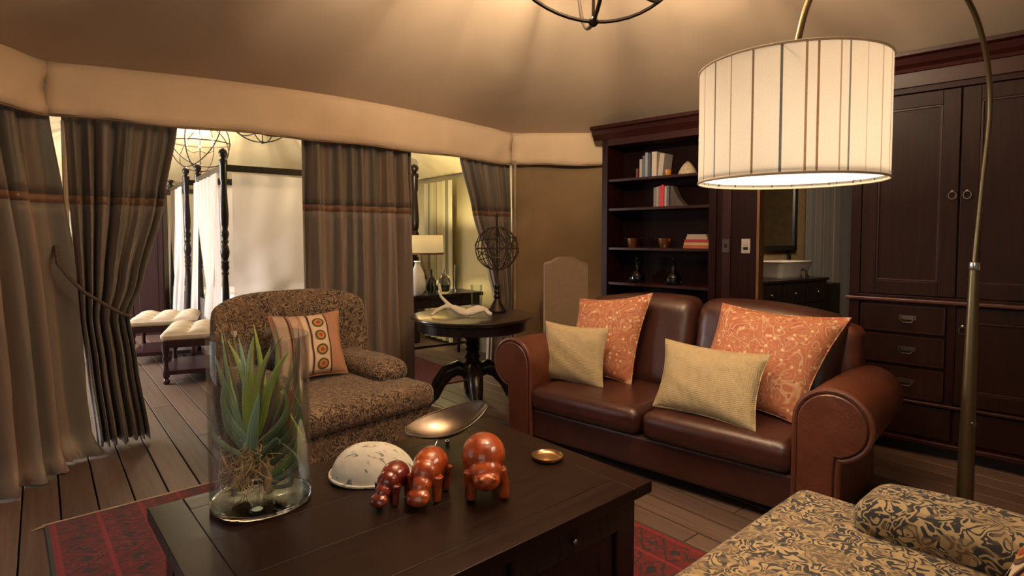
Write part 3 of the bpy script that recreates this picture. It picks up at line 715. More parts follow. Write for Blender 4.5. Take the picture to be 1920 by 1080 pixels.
# dark armoire at the far left of the bedroom
am = thing('bedroom_armoire', 'tall dark maroon armoire half hidden behind the tied curtain in the bedroom', 'wardrobe', (-5.20, 7.84, 0), radians(24))
MB().box(-.34, .40, 0, .45, .06, 1.96).build('carcass', M['maroon'], am, smooth=False, bevel=.004)
MB().box(-.38, .44, -.04, .48, 1.96, 2.03).build('cornice', M['maroon'], am, smooth=False, bevel=.012)
MB().box(-.36, .42, -.02, .46, .0, .08).build('plinth', M['maroon'], am, smooth=False, bevel=.006)
for x0 in (-.325, .035):
    o = MB().box(x0, x0 + .35, -.018, 0, .10, 1.92).build('door', M['maroon'], am, smooth=False, bevel=.004)
    MB().box(x0 + .06, x0 + .29, -.024, -.017, .18, 1.84).build('panel', M['maroon'], o, smooth=False, bevel=.003)

# ------------------------------------------------------------------ four-poster beds
def post_mb(h=2.26, k=1.0):
    pr_ = [(.045, 0), (.045, .30), (.050, .31), (.030, .34), (.045, .40), (.040, .55), (.032, .85), (.026, .95), (.036, .965), (.036, .98), (.026, .99), (.040, 1.03), (.034, 1.07), (.042, 1.09), (.026, 1.11), (.040, 1.15), (.046, 1.20), (.036, 1.25), (.026, 1.28), (.040, 1.30), (.030, 1.33), (.042, 1.37), (.042, 1.40), (.030, 1.43), (.040, 1.48), (.044, 1.58), (.036, 1.75), (.028, 1.92), (.036, 1.95), (.036, 2.10), (.042, 2.11), (.042, 2.15), (.018, 2.17), (.038, 2.20), (.044, 2.225), (.036, 2.25), (.012, 2.27), (.0, 2.275)]
    return MB().lathe([(r * k, z) for r, z in pr_], n=14)
def net_drape(parent, top0, top1, tie, foot, zt, ztie, nf=6, amp=.03, spread=.12, label=None):
    """cloth hung from rail points top0-top1, gathered at tie, flaring to foot"""
    mb = MB(); a, b = Vector(top0), Vector(top1); ti = Vector(tie); fo = Vector(foot); d = (b - a).normalized(); nn = Vector((-d.y, d.x, 0))
    def f(u, v):
        if v < .6:
            t = v / .6; z = zt + (ztie - zt) * t; e = t ** 1.35
            p = a.lerp(b, u).lerp(ti + d * (u - .5) * .18, e)
        else:
            t = (v - .6) / .4; z = ztie + (.03 - ztie) * t
            p = (ti + d * (u - .5) * .18).lerp(fo + d * (u - .5) * spread * 3, t ** .8)
        return tuple(Vector((p.x, p.y, 0)) + nn * amp * sin(u * nf * 2 * pi + v * 2) * (.5 + .5 * v) + Vector((0, 0, z)))
    mb.grid(f, nf * 8, 30); return mb.build('net_drape', M['net'], parent, angle=180)
def build_bed(loc, label, L=2.2, Wd=1.6):
    t = thing('four_poster_bed', label, 'bed', loc, BA, 'twin four-poster beds in the bedroom')
    for x, y in ((0, 0), (L, 0), (0, Wd), (L, Wd)):
        o = post_mb(k=1.0 if x < 1 else 1.35).build('post', M['ebony'], t); o.location = (x, y, 0)
    r = MB()
    for a, b in (((0, 0), (L, 0)), ((0, Wd), (L, Wd)), ((0, 0), (0, Wd)), ((L, 0), (L, Wd))):
        m = MB(); x0, x1 = sorted((a[0], b[0])); y0, y1 = sorted((a[1], b[1]))
        m.box(x0 - .02, x1 + .02, y0 - .02, y1 + .02, 2.035, 2.105); m.build('canopy_rail', M['ebony'], t, smooth=False, bevel=.006)
    MB().box(.03, L - .03, .02, .06, .26, .42).build('side_rail', M['ebony'], t, smooth=False, bevel=.006)
    MB().box(.03, L - .03, Wd - .06, Wd - .02, .26, .42).build('side_rail', M['ebony'], t, smooth=False, bevel=.006)
    MB().box(-.02, .02, .03, Wd - .03, .26, .60).build('footboard', M['ebony'], t, smooth=False, bevel=.006)
    MB().box(L - .03, L + .01, .03, Wd - .03, .26, 1.15).build('headboard', M['ebony'], t, smooth=False, bevel=.01)
    MB().rbox(.04, L - .05, .06, Wd - .06, .36, .60, .06).build('mattress', M['bedlinen'], t)
    # side net hung inside the near rail
    m = MB(); m.grid(lambda u, v: (.09 + (L - .2) * u, .035 + .022 * sin(u * 40 + 2 * sin(v * 3)) * (1 - v * .6) + .035 * sin((u * 2.2 + v * 1.4) * 9) * v + .020 * sin((u * 1.2 + v) * 23) * v, 2.02 - 1.34 * v), 90, 22)
    m.build('side_net', M['net'], t, angle=180)
    m = MB(); m.grid(lambda u, v: (.09 + (L - .2) * u, Wd - .035 - .018 * sin(u * 24) * v, 2.02 - 1.3 * v), 60, 12)
    m.build('side_net', M['net'], t, angle=180)
    net_drape(t, (-.045, .08, 0), (-.045, Wd - .08, 0), (-.07, .50, 0), (-.10, .55, 0), 2.02, .80)
    net_drape(t, (-.05, .06, 0), (-.05, .3, 0), (-.06, .05, 0), (-.1, .16, 0), 2.02, .9, nf=3, spread=.08)
    net_drape(t, (-.05, Wd - .3, 0), (-.05, Wd - .06, 0), (-.06, Wd - .04, 0), (-.1, Wd - .1, 0), 2.02, .9, nf=3, spread=.08)
    return t
b1 = build_bed((-3.0, 6.02, 0), 'nearer four-poster bed with dark turned posts and white netting beside the centre curtain')
b2 = dup(b1, (-4.29, 7.62, 0), BA, 'farther four-poster bed with white netting, partly hidden behind the tied curtain')
def bedpt(u, v, z): return Vector((-3.0, 6.02, 0)) + BU * u + BV * v + Vector((0, 0, z))
def duvet(u0, u1, lb):
    mb = MB().rbox(u0, u1, .10, 1.5, .602, .72, .05, puff=.02)
    mb.build('duvet', M['bedlinen'], label=lb, cat='bedding', loc=(-3.0, 6.02, 0), rz=BA)
duvet(.08, 1.55, 'puffy white duvet lying on the nearer four-poster bed')
def pillow(name, label, cat, corners, T=.07, mats=None, n=18, pin=.10, side=1, parent=None, group=None, T0=None, extra=None, fn=None):
    """corners BL, BR, TR, TL (Vectors, local coords of T0)"""
    bl, br, tr, tl = [Vector(c_) for c_ in corners]; ctr = (bl + br + tr + tl) / 4
    nn = ((br - bl) + (tr - tl)).cross((tl - bl) + (tr - br)).normalized()
    def P(u, v, sg, lift=0.0):
        a, b = 2 * u - 1, 2 * v - 1
        a2 = a * (1 - pin * (1 - b * b) * abs(a)); b2 = b * (1 - pin * (1 - a * a) * abs(b))
        uu, vv = (a2 + 1) / 2, (b2 + 1) / 2
        p = bl.lerp(br, uu).lerp(tl.lerp(tr, uu), vv)
        t = T * max(0, 1 - abs(a) ** 2.4) ** .62 * max(0, 1 - abs(b) ** 2.4) ** .62 + .004
        wr_ = .004 * sin(a * 7 + b * 9) * (1 - abs(a * b))
        return p + nn * sg * (t + lift + wr_) - ctr
    mb = MB()
    for sg in (1, -1): mb.grid(lambda u, v: tuple(P(u, v, sg)), n, n, mi=0 if sg > 0 else 0)
    m_ = n + 1
    base = m_ * m_
    loop = [i for i in range(m_)] + [j * m_ + n for j in range(1, m_)] + [n * m_ + i for i in range(n - 1, -1, -1)] + [j * m_ for j in range(n - 1, 0, -1)]
    for i in range(len(loop)): a_, b_ = loop[i], loop[(i + 1) % len(loop)]; mb.f.append((a_, b_, b_ + base, a_ + base)); mb.mi.append(0)
    root = None
    Tm = T0 if T0 is not None else Matrix.Identity(4)
    wp = Tm @ ctr; rz = Tm.to_euler().z
    r = thing(name, label, cat, wp, rz, group)
    mb.build('cover', mats, r, angle=60)
    cord = MB(); cord.tube([tuple(P(i % m_ / n if i < m_ else 0, 0, 1) * 1) for i in range(0)] or [tuple((P(u, v, 1) + P(u, v, -1)) / 2) for u, v in [(i / n, 0) for i in range(n)] + [(1, i / n) for i in range(n)] + [(1 - i / n, 1) for i in range(n)] + [(0, 1 - i / n) for i in range(n)]], .0045, 5, closed=True)
    cord.build('edge_piping', mats if not isinstance(mats, (list, tuple)) else mats[0], r)
    return r, P, nn
for i, (u, v, m_, lb, dx) in enumerate(((1.86, .42, M['bedlinen'], 'white pillow at the head of the nearer bed', .30), (1.86, 1.15, M['bedlinen'], 'white pillow at the far side of the nearer bed head', .30),
                            (1.50, .35, M['black'], 'small black cushion lying on the nearer bed by the net', .12), (.62, .3, M['black'], 'small dark folded throw cushion on the nearer bed foot', .11))):
    T0 = Matrix.Translation(bedpt(u, v, 0)) @ Matrix.Rotation(BA, 4, 'Z'); z = .61 if u > 1.6 else .735
    pillow('pillow' if i < 2 else 'cushion', lb, 'cushion', [(-.05, -dx, z), (-.05, dx, z), (.12, dx, z + dx * 1.2), (.12, -dx, z + dx * 1.2)], .06 if i < 2 else .04, m_, n=10, T0=T0)

# stools at the bed feet
def build_stool(loc, rz, lb):
    t = thing('footstool', lb, 'footstool', loc, rz, 'tufted footstools at the foot of the beds'); w_, d_ = .62, .70
    for x, y in ((0.03, .03), (w_ - .03, .03), (.03, d_ - .03), (w_ - .03, d_ - .03)):
        o = MB().lathe([(.020, .0), (.030, .015), (.030, .03), (.016, .05), (.030, .07), (.034, .10), (.022, .14), (.018, .20), (.030, .23), (.020, .27), (.030, .30), (.032, .37)], (x, y, 0), 12).build('leg', M['stoolwood'], t)
    MB().box(.01, w_ - .01, .01, d_ - .01, .335, .40).build('apron', M['stoolwood'], t, smooth=False, bevel=.005)
    MB().box(.01, w_ - .01, .01, d_ - .01, .085, .125).build('lower_shelf', M['stoolwood'], t, smooth=False, bevel=.005)
    def tf(x, y, z):
        if z > .46:
            a = abs(sin(x / w_ * pi * 3)) * abs(sin(y / d_ * pi * 3)); z += .040 * (a ** .6 - .6)
        return (x, y, z)
    MB().rbox(-.012, w_ + .012, -.012, d_ + .012, .40, .495, .045, fn=tf, m=22).build('cushion', M['stoolcloth'], t)
    bt = MB()
    for i in (1, 2):
        for j in (1, 2): bt.ell((w_ * i / 3, d_ * j / 3, .476), (.010, .010, .005), nu=8, nv=5)
    bt.build('tuft_button', M['stoolcloth'], t); return t
st = build_stool((-3.19, 5.20, 0), radians(24), 'nearer cream tufted footstool with dark turned legs and a low shelf')
dup(st, (-4.02, 6.00, 0), radians(24), 'farther cream tufted footstool half hidden by the tied curtain')

# ------------------------------------------------------------------ chandeliers
def ring_pts(c, r, rx, rz, n=56): 
    R = Matrix.Rotation(rz, 3, 'Z') @ Matrix.Rotation(rx, 3, 'X')
    return [tuple(Vector(c) + R @ Vector((r * cos(2 * pi * i / n), r * sin(2 * pi * i / n), 0))) for i in range(n)]
def chandelier(loc, r, top, lb, lit=True, tr=.008, mat='iron', rings=None):
    t = thing('globe_chandelier', lb, 'chandelier', loc)
    for k, (rx, rz, rr) in enumerate(rings or ((radians(90), .15, 1), (radians(90), 1.6, 1), (radians(62), .9, .985), (radians(118), 2.6, .985), (0, 0, .97))):
        MB().tube(ring_pts((0, 0, 0), r * rr, rx, rz), tr, 6, closed=True).build('hoop', M[mat], t)
    MB().tube([(0, 0, -r), (0, 0, top)], tr * .8, 8).build('stem', M[mat], t)
    MB().ell((0, 0, -r), (tr * 2.5, tr * 2.5, tr * 2.5)).build('finial', M[mat], t)
    for k in range(4):
        a = k * pi / 2 + .5; x, y = r * .42 * cos(a), r * .42 * sin(a)
        arm = MB().tube([(0, 0, -r * .25), (x * .5, y * .5, -r * .35), (x, y, -r * .25), (x, y, -r * .12)], tr * .8, 6).build('arm', M[mat], t)
        MB().lathe([(.012, 0), (.012, .07)], (x, y, -r * .12), 10).build('candle_tube', M['white'], arm)
        MB().ell((x, y, -r * .12 + .10), (.014, .014, .032), nu=10, nv=6).build('bulb', M['bulb_small'] if lit else M['white'], arm)
    return t
chandelier((.34, 2.45, 2.71), .46, .66, 'large dark iron hoop globe chandelier above the coffee table', tr=.0085)
light('chandelier_glow', 'POINT', (.34, 2.45, 2.62), 60, (1.0, .84, .62), .10)
u_ = light('ceiling_fill', 'AREA', (.14, 2.34, 2.56), 185, (1.0, .79, .53), .12); u_.rotation_euler = (pi, 0, 0); u_.rotation_euler = (radians(162), radians(14), 0)  # extra upward light added to brighten the ceiling, not a chandelier part
chandelier((-4.22, 7.85, 2.62), .38, .82, 'glowing wire globe chandelier over the four-poster beds', mat='rust', tr=.008)
light('bedroom_chandelier_glow', 'POINT', (-4.22, 7.85, 2.62), 45, (1.0, .84, .58), .15)
chandelier((-2.45, 5.7, 2.62), .34, .5, 'unlit wire globe chandelier just under the canvas edge by the centre curtain', lit=False, mat='rust', tr=.006)

# ------------------------------------------------------------------ bedside furniture seen through the right gap
dk = thing('writing_desk', 'dark wooden desk with turned legs and stretcher behind the round table', 'desk', (-1.12, 6.05, .0105), radians(36.87))
MB().box(-.35, .82, -.25, .25, .70, .74).build('desk_top', M['ebony'], dk, smooth=False, bevel=.006)
MB().box(-.32, .79, -.22, .22, .60, .70).build('apron', M['ebony'], dk, smooth=False, bevel=.004)
for x in (-.30, .77):
    for y in (-.20, .20): MB().lathe([(.018, 0), (.024, .04), (.018, .08), (.026, .14), (.020, .3), (.026, .5), (.024, .60)], (x, y, 0), 10).build('leg', M['ebony'], dk)
MB().box(-.30, .77, -.012, .012, .14, .165).build('stretcher', M['ebony'], dk, smooth=False)
dT = Matrix.Translation((-1.12, 6.05, .7515)) @ Matrix.Rotation(radians(36.87), 4, 'Z')
lp = thing('table_lamp', 'lit bedside table lamp with a flat cream shade and dark base on the desk', 'lamp', dT @ Vector((.22, .08, 0)), 0)
MB().lathe([(.07, 0), (.07, .02), (.03, .04), (.06, .10), (.075, .16), (.05, .24), (.018, .30), (.012, .42)], n=18).build('base', M['ebony'], lp)
MB().lathe([(.25, .42), (.24, .62)], n=28, cap=False).build('lamp_shade', M['bedshade'], lp, solid=.003)
MB().lathe([(.252, .415), (.252, .435)], n=28, cap=False).build('shade_trim', plain('brown_shade_trim', (.16, .07, .02), .7), lp, solid=.004)
MB().ell((0, 0, .5), (.03, .03, .045)).build('bulb', M['bulb'], lp)
light('bedside_lamp_light', 'POINT', dT @ Vector((.22, .08, .56)), 55, (1.0, .82, .42), .04)
bt = MB().lathe([(.05, 0), (.055, .02), (.055, .14), (.03, .18), (.016, .20), (.016, .26)], n=18)
bt.build('dark_bottle', M['darkglass'], label='dark glass bottle on the desk beside the lamp base', cat='bottle', loc=dT @ Vector((.225, -.14, 0)))
v1 = MB().lathe([(.04, 0), (.075, .04), (.09, .12), (.07, .22), (.03, .30), (.025, .33), (.035, .35), (.02, .34)], n=22)
v1.build('white_jug', M['white'], label='white rounded jug on the desk at the edge of the centre curtain', cat='jug', loc=dT @ Vector((.06, -.15, 0)))
MB().lathe([(.05, 0), (.05, .30), (.047, .30), (.047, .006), (.001, .006)], n=22, cap=False).build('glass_carafe', M['glass'], label='tall clear glass cylinder on the desk behind the driftwood', cat='vase', loc=dT @ Vector((.55, -.16, 0)))
MB().lathe([(.03, 0), (.06, .02), (.075, .10), (.05, .17), (.018, .22), (.02, .26)], n=20).build('glass_bottle', m_glass('pale_glass', (.75, .75, .65)), label='round-bellied pale glass bottle on the desk behind the driftwood', cat='bottle', loc=dT @ Vector((.37, -.17, 0)))
MB().lathe([(.0, 0), (.02, 0), (.085, .02), (.10, .07), (.07, .12), (.02, .14), (0, .145)], n=20).build('dark_basket', M['black'], label='low rounded dark basket on the desk beside the glass cylinder', cat='basket', loc=dT @ Vector((.47, .08, 0)))
# bedroom window drape by the bed head (dark/light strips)
mb = MB(); a, b = bed(3.66, 6.10), bed(3.66, 6.85)
mb.grid(lambda u, v: tuple(a.lerp(b, u) - BU * .03 * sin(u * 30) + Vector((0, 0, 2.05 - 2.0 * v))), 60, 4); mb.uv = [(i / 60 * 2, 0) for j in range(5) for i in range(61)]
mb.build('bedroom_drape', m_curtain('drape_cloth', [(.40, .36, .2), (.10, .09, .06), (.5, .46, .28), (.45, .4, .25)]), label='pale drape with dark stripes hanging on the bedroom wall behind the lamp', cat='curtain', angle=180)
# red rug strip in the bedroom
MB().box(-.55, .55, -.8, .8, .001, .010).build('bedroom_rug', plain('dark_red_rug', (.09, .015, .015), .95, .4, 30), label='dark red rug under the desk beyond the round table', cat='rug', loc=(-1.25, 5.75, 0), rz=radians(36.87), smooth=False)

# ------------------------------------------------------------------ bathroom beyond the doorway
bw = MB(); bw.box(-3.4, 3.0, 10.2, 10.26, 0, 2.5); bw.build('wall_bathroom', M['bathwall'], kind='structure', smooth=False, loc=(0, 0, 0), rz=CAB)
bw = MB(); bw.box(3.0, 3.06, 4.99, 10.26, 0, 2.5); bw.build('wall_bathroom_side', M['bathwall'], kind='structure', smooth=False, loc=(0, 0, 0), rz=CAB)
MB().box(-3.4, 3.06, 4.99, 10.26, 2.42, 2.5).build('ceiling_bathroom', M['bathwall'], kind='structure', smooth=False, loc=(0, 0, 0), rz=CAB)
VT = radians(33); vp = (2.75, 6.10)
va = thing('vanity_cabinet', 'black wooden vanity cabinet under the white basin in the bathroom', 'cabinet', (*vp, 0), VT)
MB().box(-.25, 1.10, 0, .50, .12, .855).build('body', M['ebony'], va, smooth=False, bevel=.004)
MB().box(-.27, 1.12, -.02, .52, .855, .885).build('counter', M['ebony'], va, smooth=False, bevel=.006)
for x in (-.22, 1.07):
    for y in (.03, .47): MB().box(x - .025, x + .025, y - .025, y + .025, 0, .12).build('foot', M['ebony'], va, smooth=False)
for x0 in (-.22, .23, .68):
    o = MB().box(x0, x0 + .40, -.012, 0, .62, .84).build('drawer', M['ebony'], va, smooth=False, bevel=.004)
    MB().ell((x0 + .2, -.025, .73), (.014, .014, .014), nu=10, nv=6).build('knob', M['pewter'], o)
    o = MB().box(x0, x0 + .40, -.012, 0, .16, .60).build('door', M['ebony'], va, smooth=False, bevel=.004)
    MB().ell((x0 + .2, -.025, .50), (.014, .014, .014), nu=10, nv=6).build('knob', M['pewter'], o)
MB().box(1.16, 1.50, .05, .50, 0, .80).build('laundry_box', M['black'], label='low black box standing at the right end of the vanity', cat='box', smooth=False, bevel=.01, loc=(*vp, 0), rz=VT)
vT = Matrix.Translation((*vp, .886)) @ Matrix.Rotation(VT, 4, 'Z')
bs = thing('wash_basin', 'white flared vessel basin standing on the black vanity in the bathroom', 'basin', vT @ Vector((.60, .25, 0)), VT)
def rr(a, b, z, n=6): 
    out = []
    r = min(a, b) * .35
    for cx, cy, a0 in ((a - r, b - r, 0), (-a + r, b - r, pi / 2), (-a + r, -b + r, pi), (a - r, -b + r, 3 * pi / 2)):
        for i in range(n + 1): t = a0 + pi / 2 * i / n; out.append((cx + r * cos(t), cy + r * sin(t), z))
    return out
MB().loft([rr(.26, .14, 0), rr(.28, .155, .03), rr(.33, .19, .175), rr(.345, .20, .188), rr(.335, .19, .19), rr(.31, .175, .17), rr(.25, .13, .04), rr(.1, .05, .03)]).build('bowl', M['basin'], bs, angle=50)
tp = thing('basin_tap', 'dark arched tap in front of the white basin', 'tap', vT @ Vector((.66, -.005, 0)), VT)
MB().tube([(0, 0, 0), (0, 0, .07), (0, .02, .10), (.0, .05, .105), (0, .06, .085)], .010, 8).build('spout', M['iron'], tp)
for s_ in (-1, 1): MB().tube([(s_ * .045, 0, 0), (s_ * .04, 0, .03), (s_ * .012, 0, .05)], .007, 6).build('handle', M['iron'], tp)
t2 = thing('wall_tap', 'small pale chrome tap at the left end of the basin', 'tap', vT @ Vector((.22, .49, 0)), VT)
MB().tube([(0, 0, 0), (0, 0, .24), (.02, -.02, .27), (.06, -.07, .27), (.07, -.09, .25)], .010, 8).build('spout', M['chrome'], t2)
mr = thing('wall_mirror', 'black-framed mirror above the basin reflecting curtains', 'mirror', vT @ Vector((0, .58, 0)), VT)
for q in ((-.50, -.44, .30, 1.2), (1.34, 1.40, .30, 1.2), (-.50, 1.40, .30, .36), (-.50, 1.40, 1.14, 1.2)): MB().box(q[0], q[1], -.03, 0, q[2], q[3]).build('frame', M['black'], mr, smooth=False, bevel=.003)
MB().box(-.45, 1.35, -.012, -.002, .35, 1.15).build('mirror_glass', M['mirror'], mr, smooth=False)
MB().box(1.28, 1.32, .0, .03, -.88, .3).build('support_post', M['black'], mr, smooth=False)
MB().box(-.9, 3.6, .62, .68, -.88, 1.5).build('wall_vanity', M['bathwall'], kind='structure', smooth=False, loc=vT.translation, rz=VT)
mb = MB(); a, b = [Vector((p.x, p.y, 0)) for p in (vT @ Vector((1.50, .5, 0)), vT @ Vector((3.3, .5, 0)))]
mb.grid(lambda u, v: tuple(a.lerp(b, u) + Vector((.05, .05, 0)) * sin(u * 60 + sin(u * 9) * 2) + Vector((0, 0, 2.35 - 2.3 * v))), 220, 4); mb.uv = [(i / 220 * 3, 0) for j in range(5) for i in range(221)]
mb.build('bathroom_curtain', m_curtain('bath_curtain', [(.22, .17, .13), (.12, .10, .08), (.28, .21, .17), (.2, .16, .12)]), label='pale grey-brown pleated curtain along the bathroom wall beyond the basin', cat='curtain', angle=180)

# ------------------------------------------------------------------ rug
TT = radians(41.5); TO = Vector((-.151, 2.918, 0)); TM = Matrix.Translation(TO) @ Matrix.Rotation(TT, 4, 'Z')
rg = thing('area_rug', 'dark red tribal-patterned rug with a pale fringe under the coffee table', 'rug', TM @ Vector((-.66, .13, 0)), TT)
MB().rbox(-1.05, 1.05, -1.35, .985, .001, .012, .004, m=2).build('pile', M['rug'], rg)
fr = MB(); rnd = random.Random(4); x = -1.05
fr.tube([(-1.06 + i * .053, .99 + .002 * sin(i * 2), .010) for i in range(41)], .0055, 6)
while x < 1.05:
    j = rnd.uniform(-.006, .006); fr.add([(x, .985, .004), (x + .005, .985, .012), (x + .010, .985, .004), (x + .005 + j, 1.012 + rnd.uniform(-.004, .01), .002)], [(0, 1, 3), (1, 2, 3), (2, 0, 3)]); x += .011
fr.tube([(-1.05, .988, .008), (-1.075, .985, .006), (-1.10, .98, .004)], [.005, .004, .001], 6)
fr.build('fringe', M['fringe'], rg, kind='stuff', label='pale fringe along the far edge')

# ------------------------------------------------------------------ coffee table
ct = thing('coffee_table', 'large low dark wood coffee table in the middle of the rug', 'coffee table', TM @ Vector((-.73, -.51, 0.0125)), TT)
A_, B_, H_ = .745, .51, .4075
# frame boards and centre boards
fw_ = .11
MB().box(-A_, -A_ + fw_, -B_, B_, H_ - .045, H_).build('end_board', M['table'], ct, smooth=False, bevel=.004)
MB().box(A_ - fw_, A_, -B_, B_, H_ - .045, H_).build('end_board', M['table'], ct, smooth=False, bevel=.004)
for s_ in (-1, 1): MB().box(-A_ + fw_, A_ - fw_, *sorted((s_ * B_, s_ * (B_ - fw_))), H_ - .045, H_).build('side_board', M['table'], ct, smooth=False, bevel=.003)
nb = 3; hh = (2 * B_ - 2 * fw_) / nb
for k in range(nb):
    y0 = -B_ + fw_ + k * hh
    MB().box(-A_ + fw_, A_ - fw_, y0, y0 + hh, H_ - .045, H_ - .0003).build('top_board', M['table'], ct, smooth=False, bevel=.001)
MB().box(-A_ + .05, A_ - .05, -B_ + .05, B_ - .05, H_ - .17, H_ - .046).build('apron', M['ebony'], ct, smooth=False, bevel=.003)
for sx in (-1, 1):
    for sy in (-1, 1):
        x, y = sx * (A_ - .10), sy * (B_ - .10)
        MB().box(x - .055, x + .055, y - .055, y + .055, 0, H_ - .046).build('leg', M['ebony'], ct, smooth=False, bevel=.006)
MB().box(-A_ + .08, A_ - .08, -B_ + .08, B_ - .08, .03, .06).build('lower_shelf', M['ebony'], ct, smooth=False, bevel=.004)
for s_ in (-1, 1):
    MB().box(*sorted((s_ * (A_ - .05), s_ * (A_ - .07))), -B_ + .06, B_ - .06, .03, H_ - .16).build('side_panel', M['ebony'], ct, smooth=False, bevel=.003)
    MB().box(-A_ + .06, A_ - .06, *sorted((s_ * (B_ - .06), s_ * (B_ - .075))), .03, H_ - .16).build('side_panel', M['ebony'], ct, smooth=False, bevel=.003)
for s_ in (-1, 1):
    o = MB().box(s_ * .34 - .28, s_ * .34 + .28, -B_ + .036, -B_ + .052, H_ - .155, H_ - .06).build('drawer', M['ebony'], ct, smooth=False, bevel=.003)
    MB().ell((s_ * .34, -B_ + .028, H_ - .105), (.012, .012, .012), nu=10, nv=6).build('knob', M['pewter'], o)
TZ = .4205

# ------------------------------------------------------------------ things on the coffee table
vz = thing('glass_vase', 'tall clear glass cylinder vase holding an air plant on the coffee table', 'vase', (-.885, 2.0, TZ), 0)
MB().lathe([(.1645, .020), (.1665, .03), (.1665, .585), (.165, .589), (.163, .585), (.162, .03), (.160, .020)], n=64, cap=False).build('body', M['glass'], vz, angle=60)
MB().lathe([(.150, 0), (.161, .003), (.1655, .010), (.1655, .019), (.150, .0195)], n=64).build('base', M['solidglass'], vz, angle=30, label='thick glass base')
ap = thing('air_plant', 'spiky green air plant with tangled tan roots inside the glass vase', 'plant', (-.895, 2.0, TZ + .020), 0)
rnd = random.Random(21)
def leaf(base, tip, wdt, bend, m_, curl=0.0):
    b, t = Vector(base), Vector(tip); d = t - b; L = d.length; side = d.cross(Vector((0, 1, 0.2))).normalized(); up = side.cross(d).normalized()
    mb = MB(); n = 10
    rings = []
    for i in range(n + 1):
        q = i / n; c = b + d * q + Vector(bend) * sin(pi * q) + up * curl * q * q; ww = wdt * (1 - q) ** .65 * (.75 + .6 * q * (1 - q)) + .0006
        rings.append([tuple(c - side * ww + up * ww * .45), tuple(c - side * ww * .5), tuple(c), tuple(c + side * ww * .5), tuple(c + side * ww + up * ww * .45), tuple(c + up * ww * -.05 - up * .0018)])
    mb.loft(rings); return mb.build('leaf', m_, ap)
L_ = M['leaf']
leafs = [((-.05, 0, .19), (-.055, -.01, .56), .020, (.01, 0, 0), 1), ((-.03, 0, .19), (.0, -.02, .57), .028, (-.01, 0, 0), 0), ((-.03, 0, .2), (-.10, .0, .55), .024, (.02, 0, 0), 0), ((-.04, 0, .18), (-.135, -.02, .50), .020, (-.005, 0, 0), 1),
         ((-.01, 0, .2), (.055, -.01, .53), .026, (-.015, 0, 0), 0), ((.0, 0, .2), (.125, -.02, .52), .020, (-.01, 0, .03), 0), ((.0, 0, .19), (.06, .02, .44), .022, (.01, 0, 0), 3), ((-.02, 0, .17), (-.09, -.05, .42), .020, (-.03, 0, 0), 1),
         ((-.02, -.02, .16), (.03, -.05, .38), .024, (.0, -.01, 0), 1), ((.02, .0, .18), (.10, .06, .50), .018, (.02, 0, 0), 2), ((.03, 0, .18), (.135, .03, .45), .016, (.03, 0, 0), 2), ((.05, .02, .16), (.14, .04, .36), .018, (.02, 0, -.02), 2),
         ((-.05, .02, .18), (-.14, .04, .57), .014, (-.01, 0, 0), 1), ((-.04, .04, .18), (-.12, .07, .60), .012, (.0, 0, 0), 3), ((.02, .05, .18), (.03, .09, .58), .016, (.01, 0, 0), 2), ((.0, .03, .2), (-.03, .05, .60), .018, (.01, 0, 0), 0),
         ((.04, -.02, .06), (.125, -.03, .30), .020, (.045, 0, 0), 0), ((.05, -.03, .05), (.10, -.04, .20), .016, (.05, 0, .0), 1), ((.03, .0, .10), (.13, .0, .36), .014, (.05, 0, 0), 2), ((.0, -.03, .12), (.10, -.06, .20), .012, (.02, 0, .05), 2),
         ((-.03, .02, .12), (-.13, .03, .36), .014, (-.03, 0, 0), 1), ((.02, .03, .12), (.12, .07, .33), .014, (.02, 0, .03), 2), ((.05, .03, .2), (.13, .05, .60), .012, (.02, 0, 0), 3), ((.03, -.03, .2), (.11, -.05, .40), .015, (.03, 0, 0), 2),
         ((-.05, -.03, .15), (-.12, -.07, .30), .013, (-.03, 0, 0), 1), ((.01, .05, .1), (.07, .10, .42), .016, (.03, 0, 0), 2), ((.06, -.02, .03), (.13, -.05, .12), .012, (.02, 0, -.02), 1), ((-.01, .06, .2), (-.07, .09, .50), .014, (0, 0, 0), 2)]
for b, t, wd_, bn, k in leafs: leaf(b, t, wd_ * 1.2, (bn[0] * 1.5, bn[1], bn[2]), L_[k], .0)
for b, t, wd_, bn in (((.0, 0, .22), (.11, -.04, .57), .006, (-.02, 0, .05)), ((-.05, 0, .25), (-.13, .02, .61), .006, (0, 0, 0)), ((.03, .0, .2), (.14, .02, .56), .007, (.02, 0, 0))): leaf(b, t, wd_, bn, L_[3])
rt = MB()
for k in range(110):
    a = rnd.uniform(0, 2 * pi); p = Vector((rnd.uniform(-.05, .02), rnd.uniform(-.03, .03), rnd.uniform(.10, .19))); pts = [p.copy()]
    dr = Vector((cos(a), sin(a) * .9, -rnd.uniform(.3, 1.6)))
    for s_ in range(7):
        dr = (dr + Vector((rnd.uniform(-1, 1), rnd.uniform(-1, 1), rnd.uniform(-.7, .6))) * .8).normalized(); p = p + dr * .024
        if (p.x ** 2 + p.y ** 2) > .135 ** 2: p.x *= .88; p.y *= .88
        p.z = max(.006, p.z); pts.append(p.copy())
    r0 = rnd.choice((.0016, .0022, .003)); rt.tube(pts, [r0 * (1 - .09 * i) for i in range(8)], 5)
for a, b_ in (((-.08, 0, .10), (.02, .0, .02)),): rt.tube([(-.12, -.03, .22), (-.11, -.04, .16), (-.085, -.05, .12), (-.06, -.05, .09), (-.05, -.04, .03)], .004, 6)
rt.build('roots', M['root'], ap, kind='stuff')
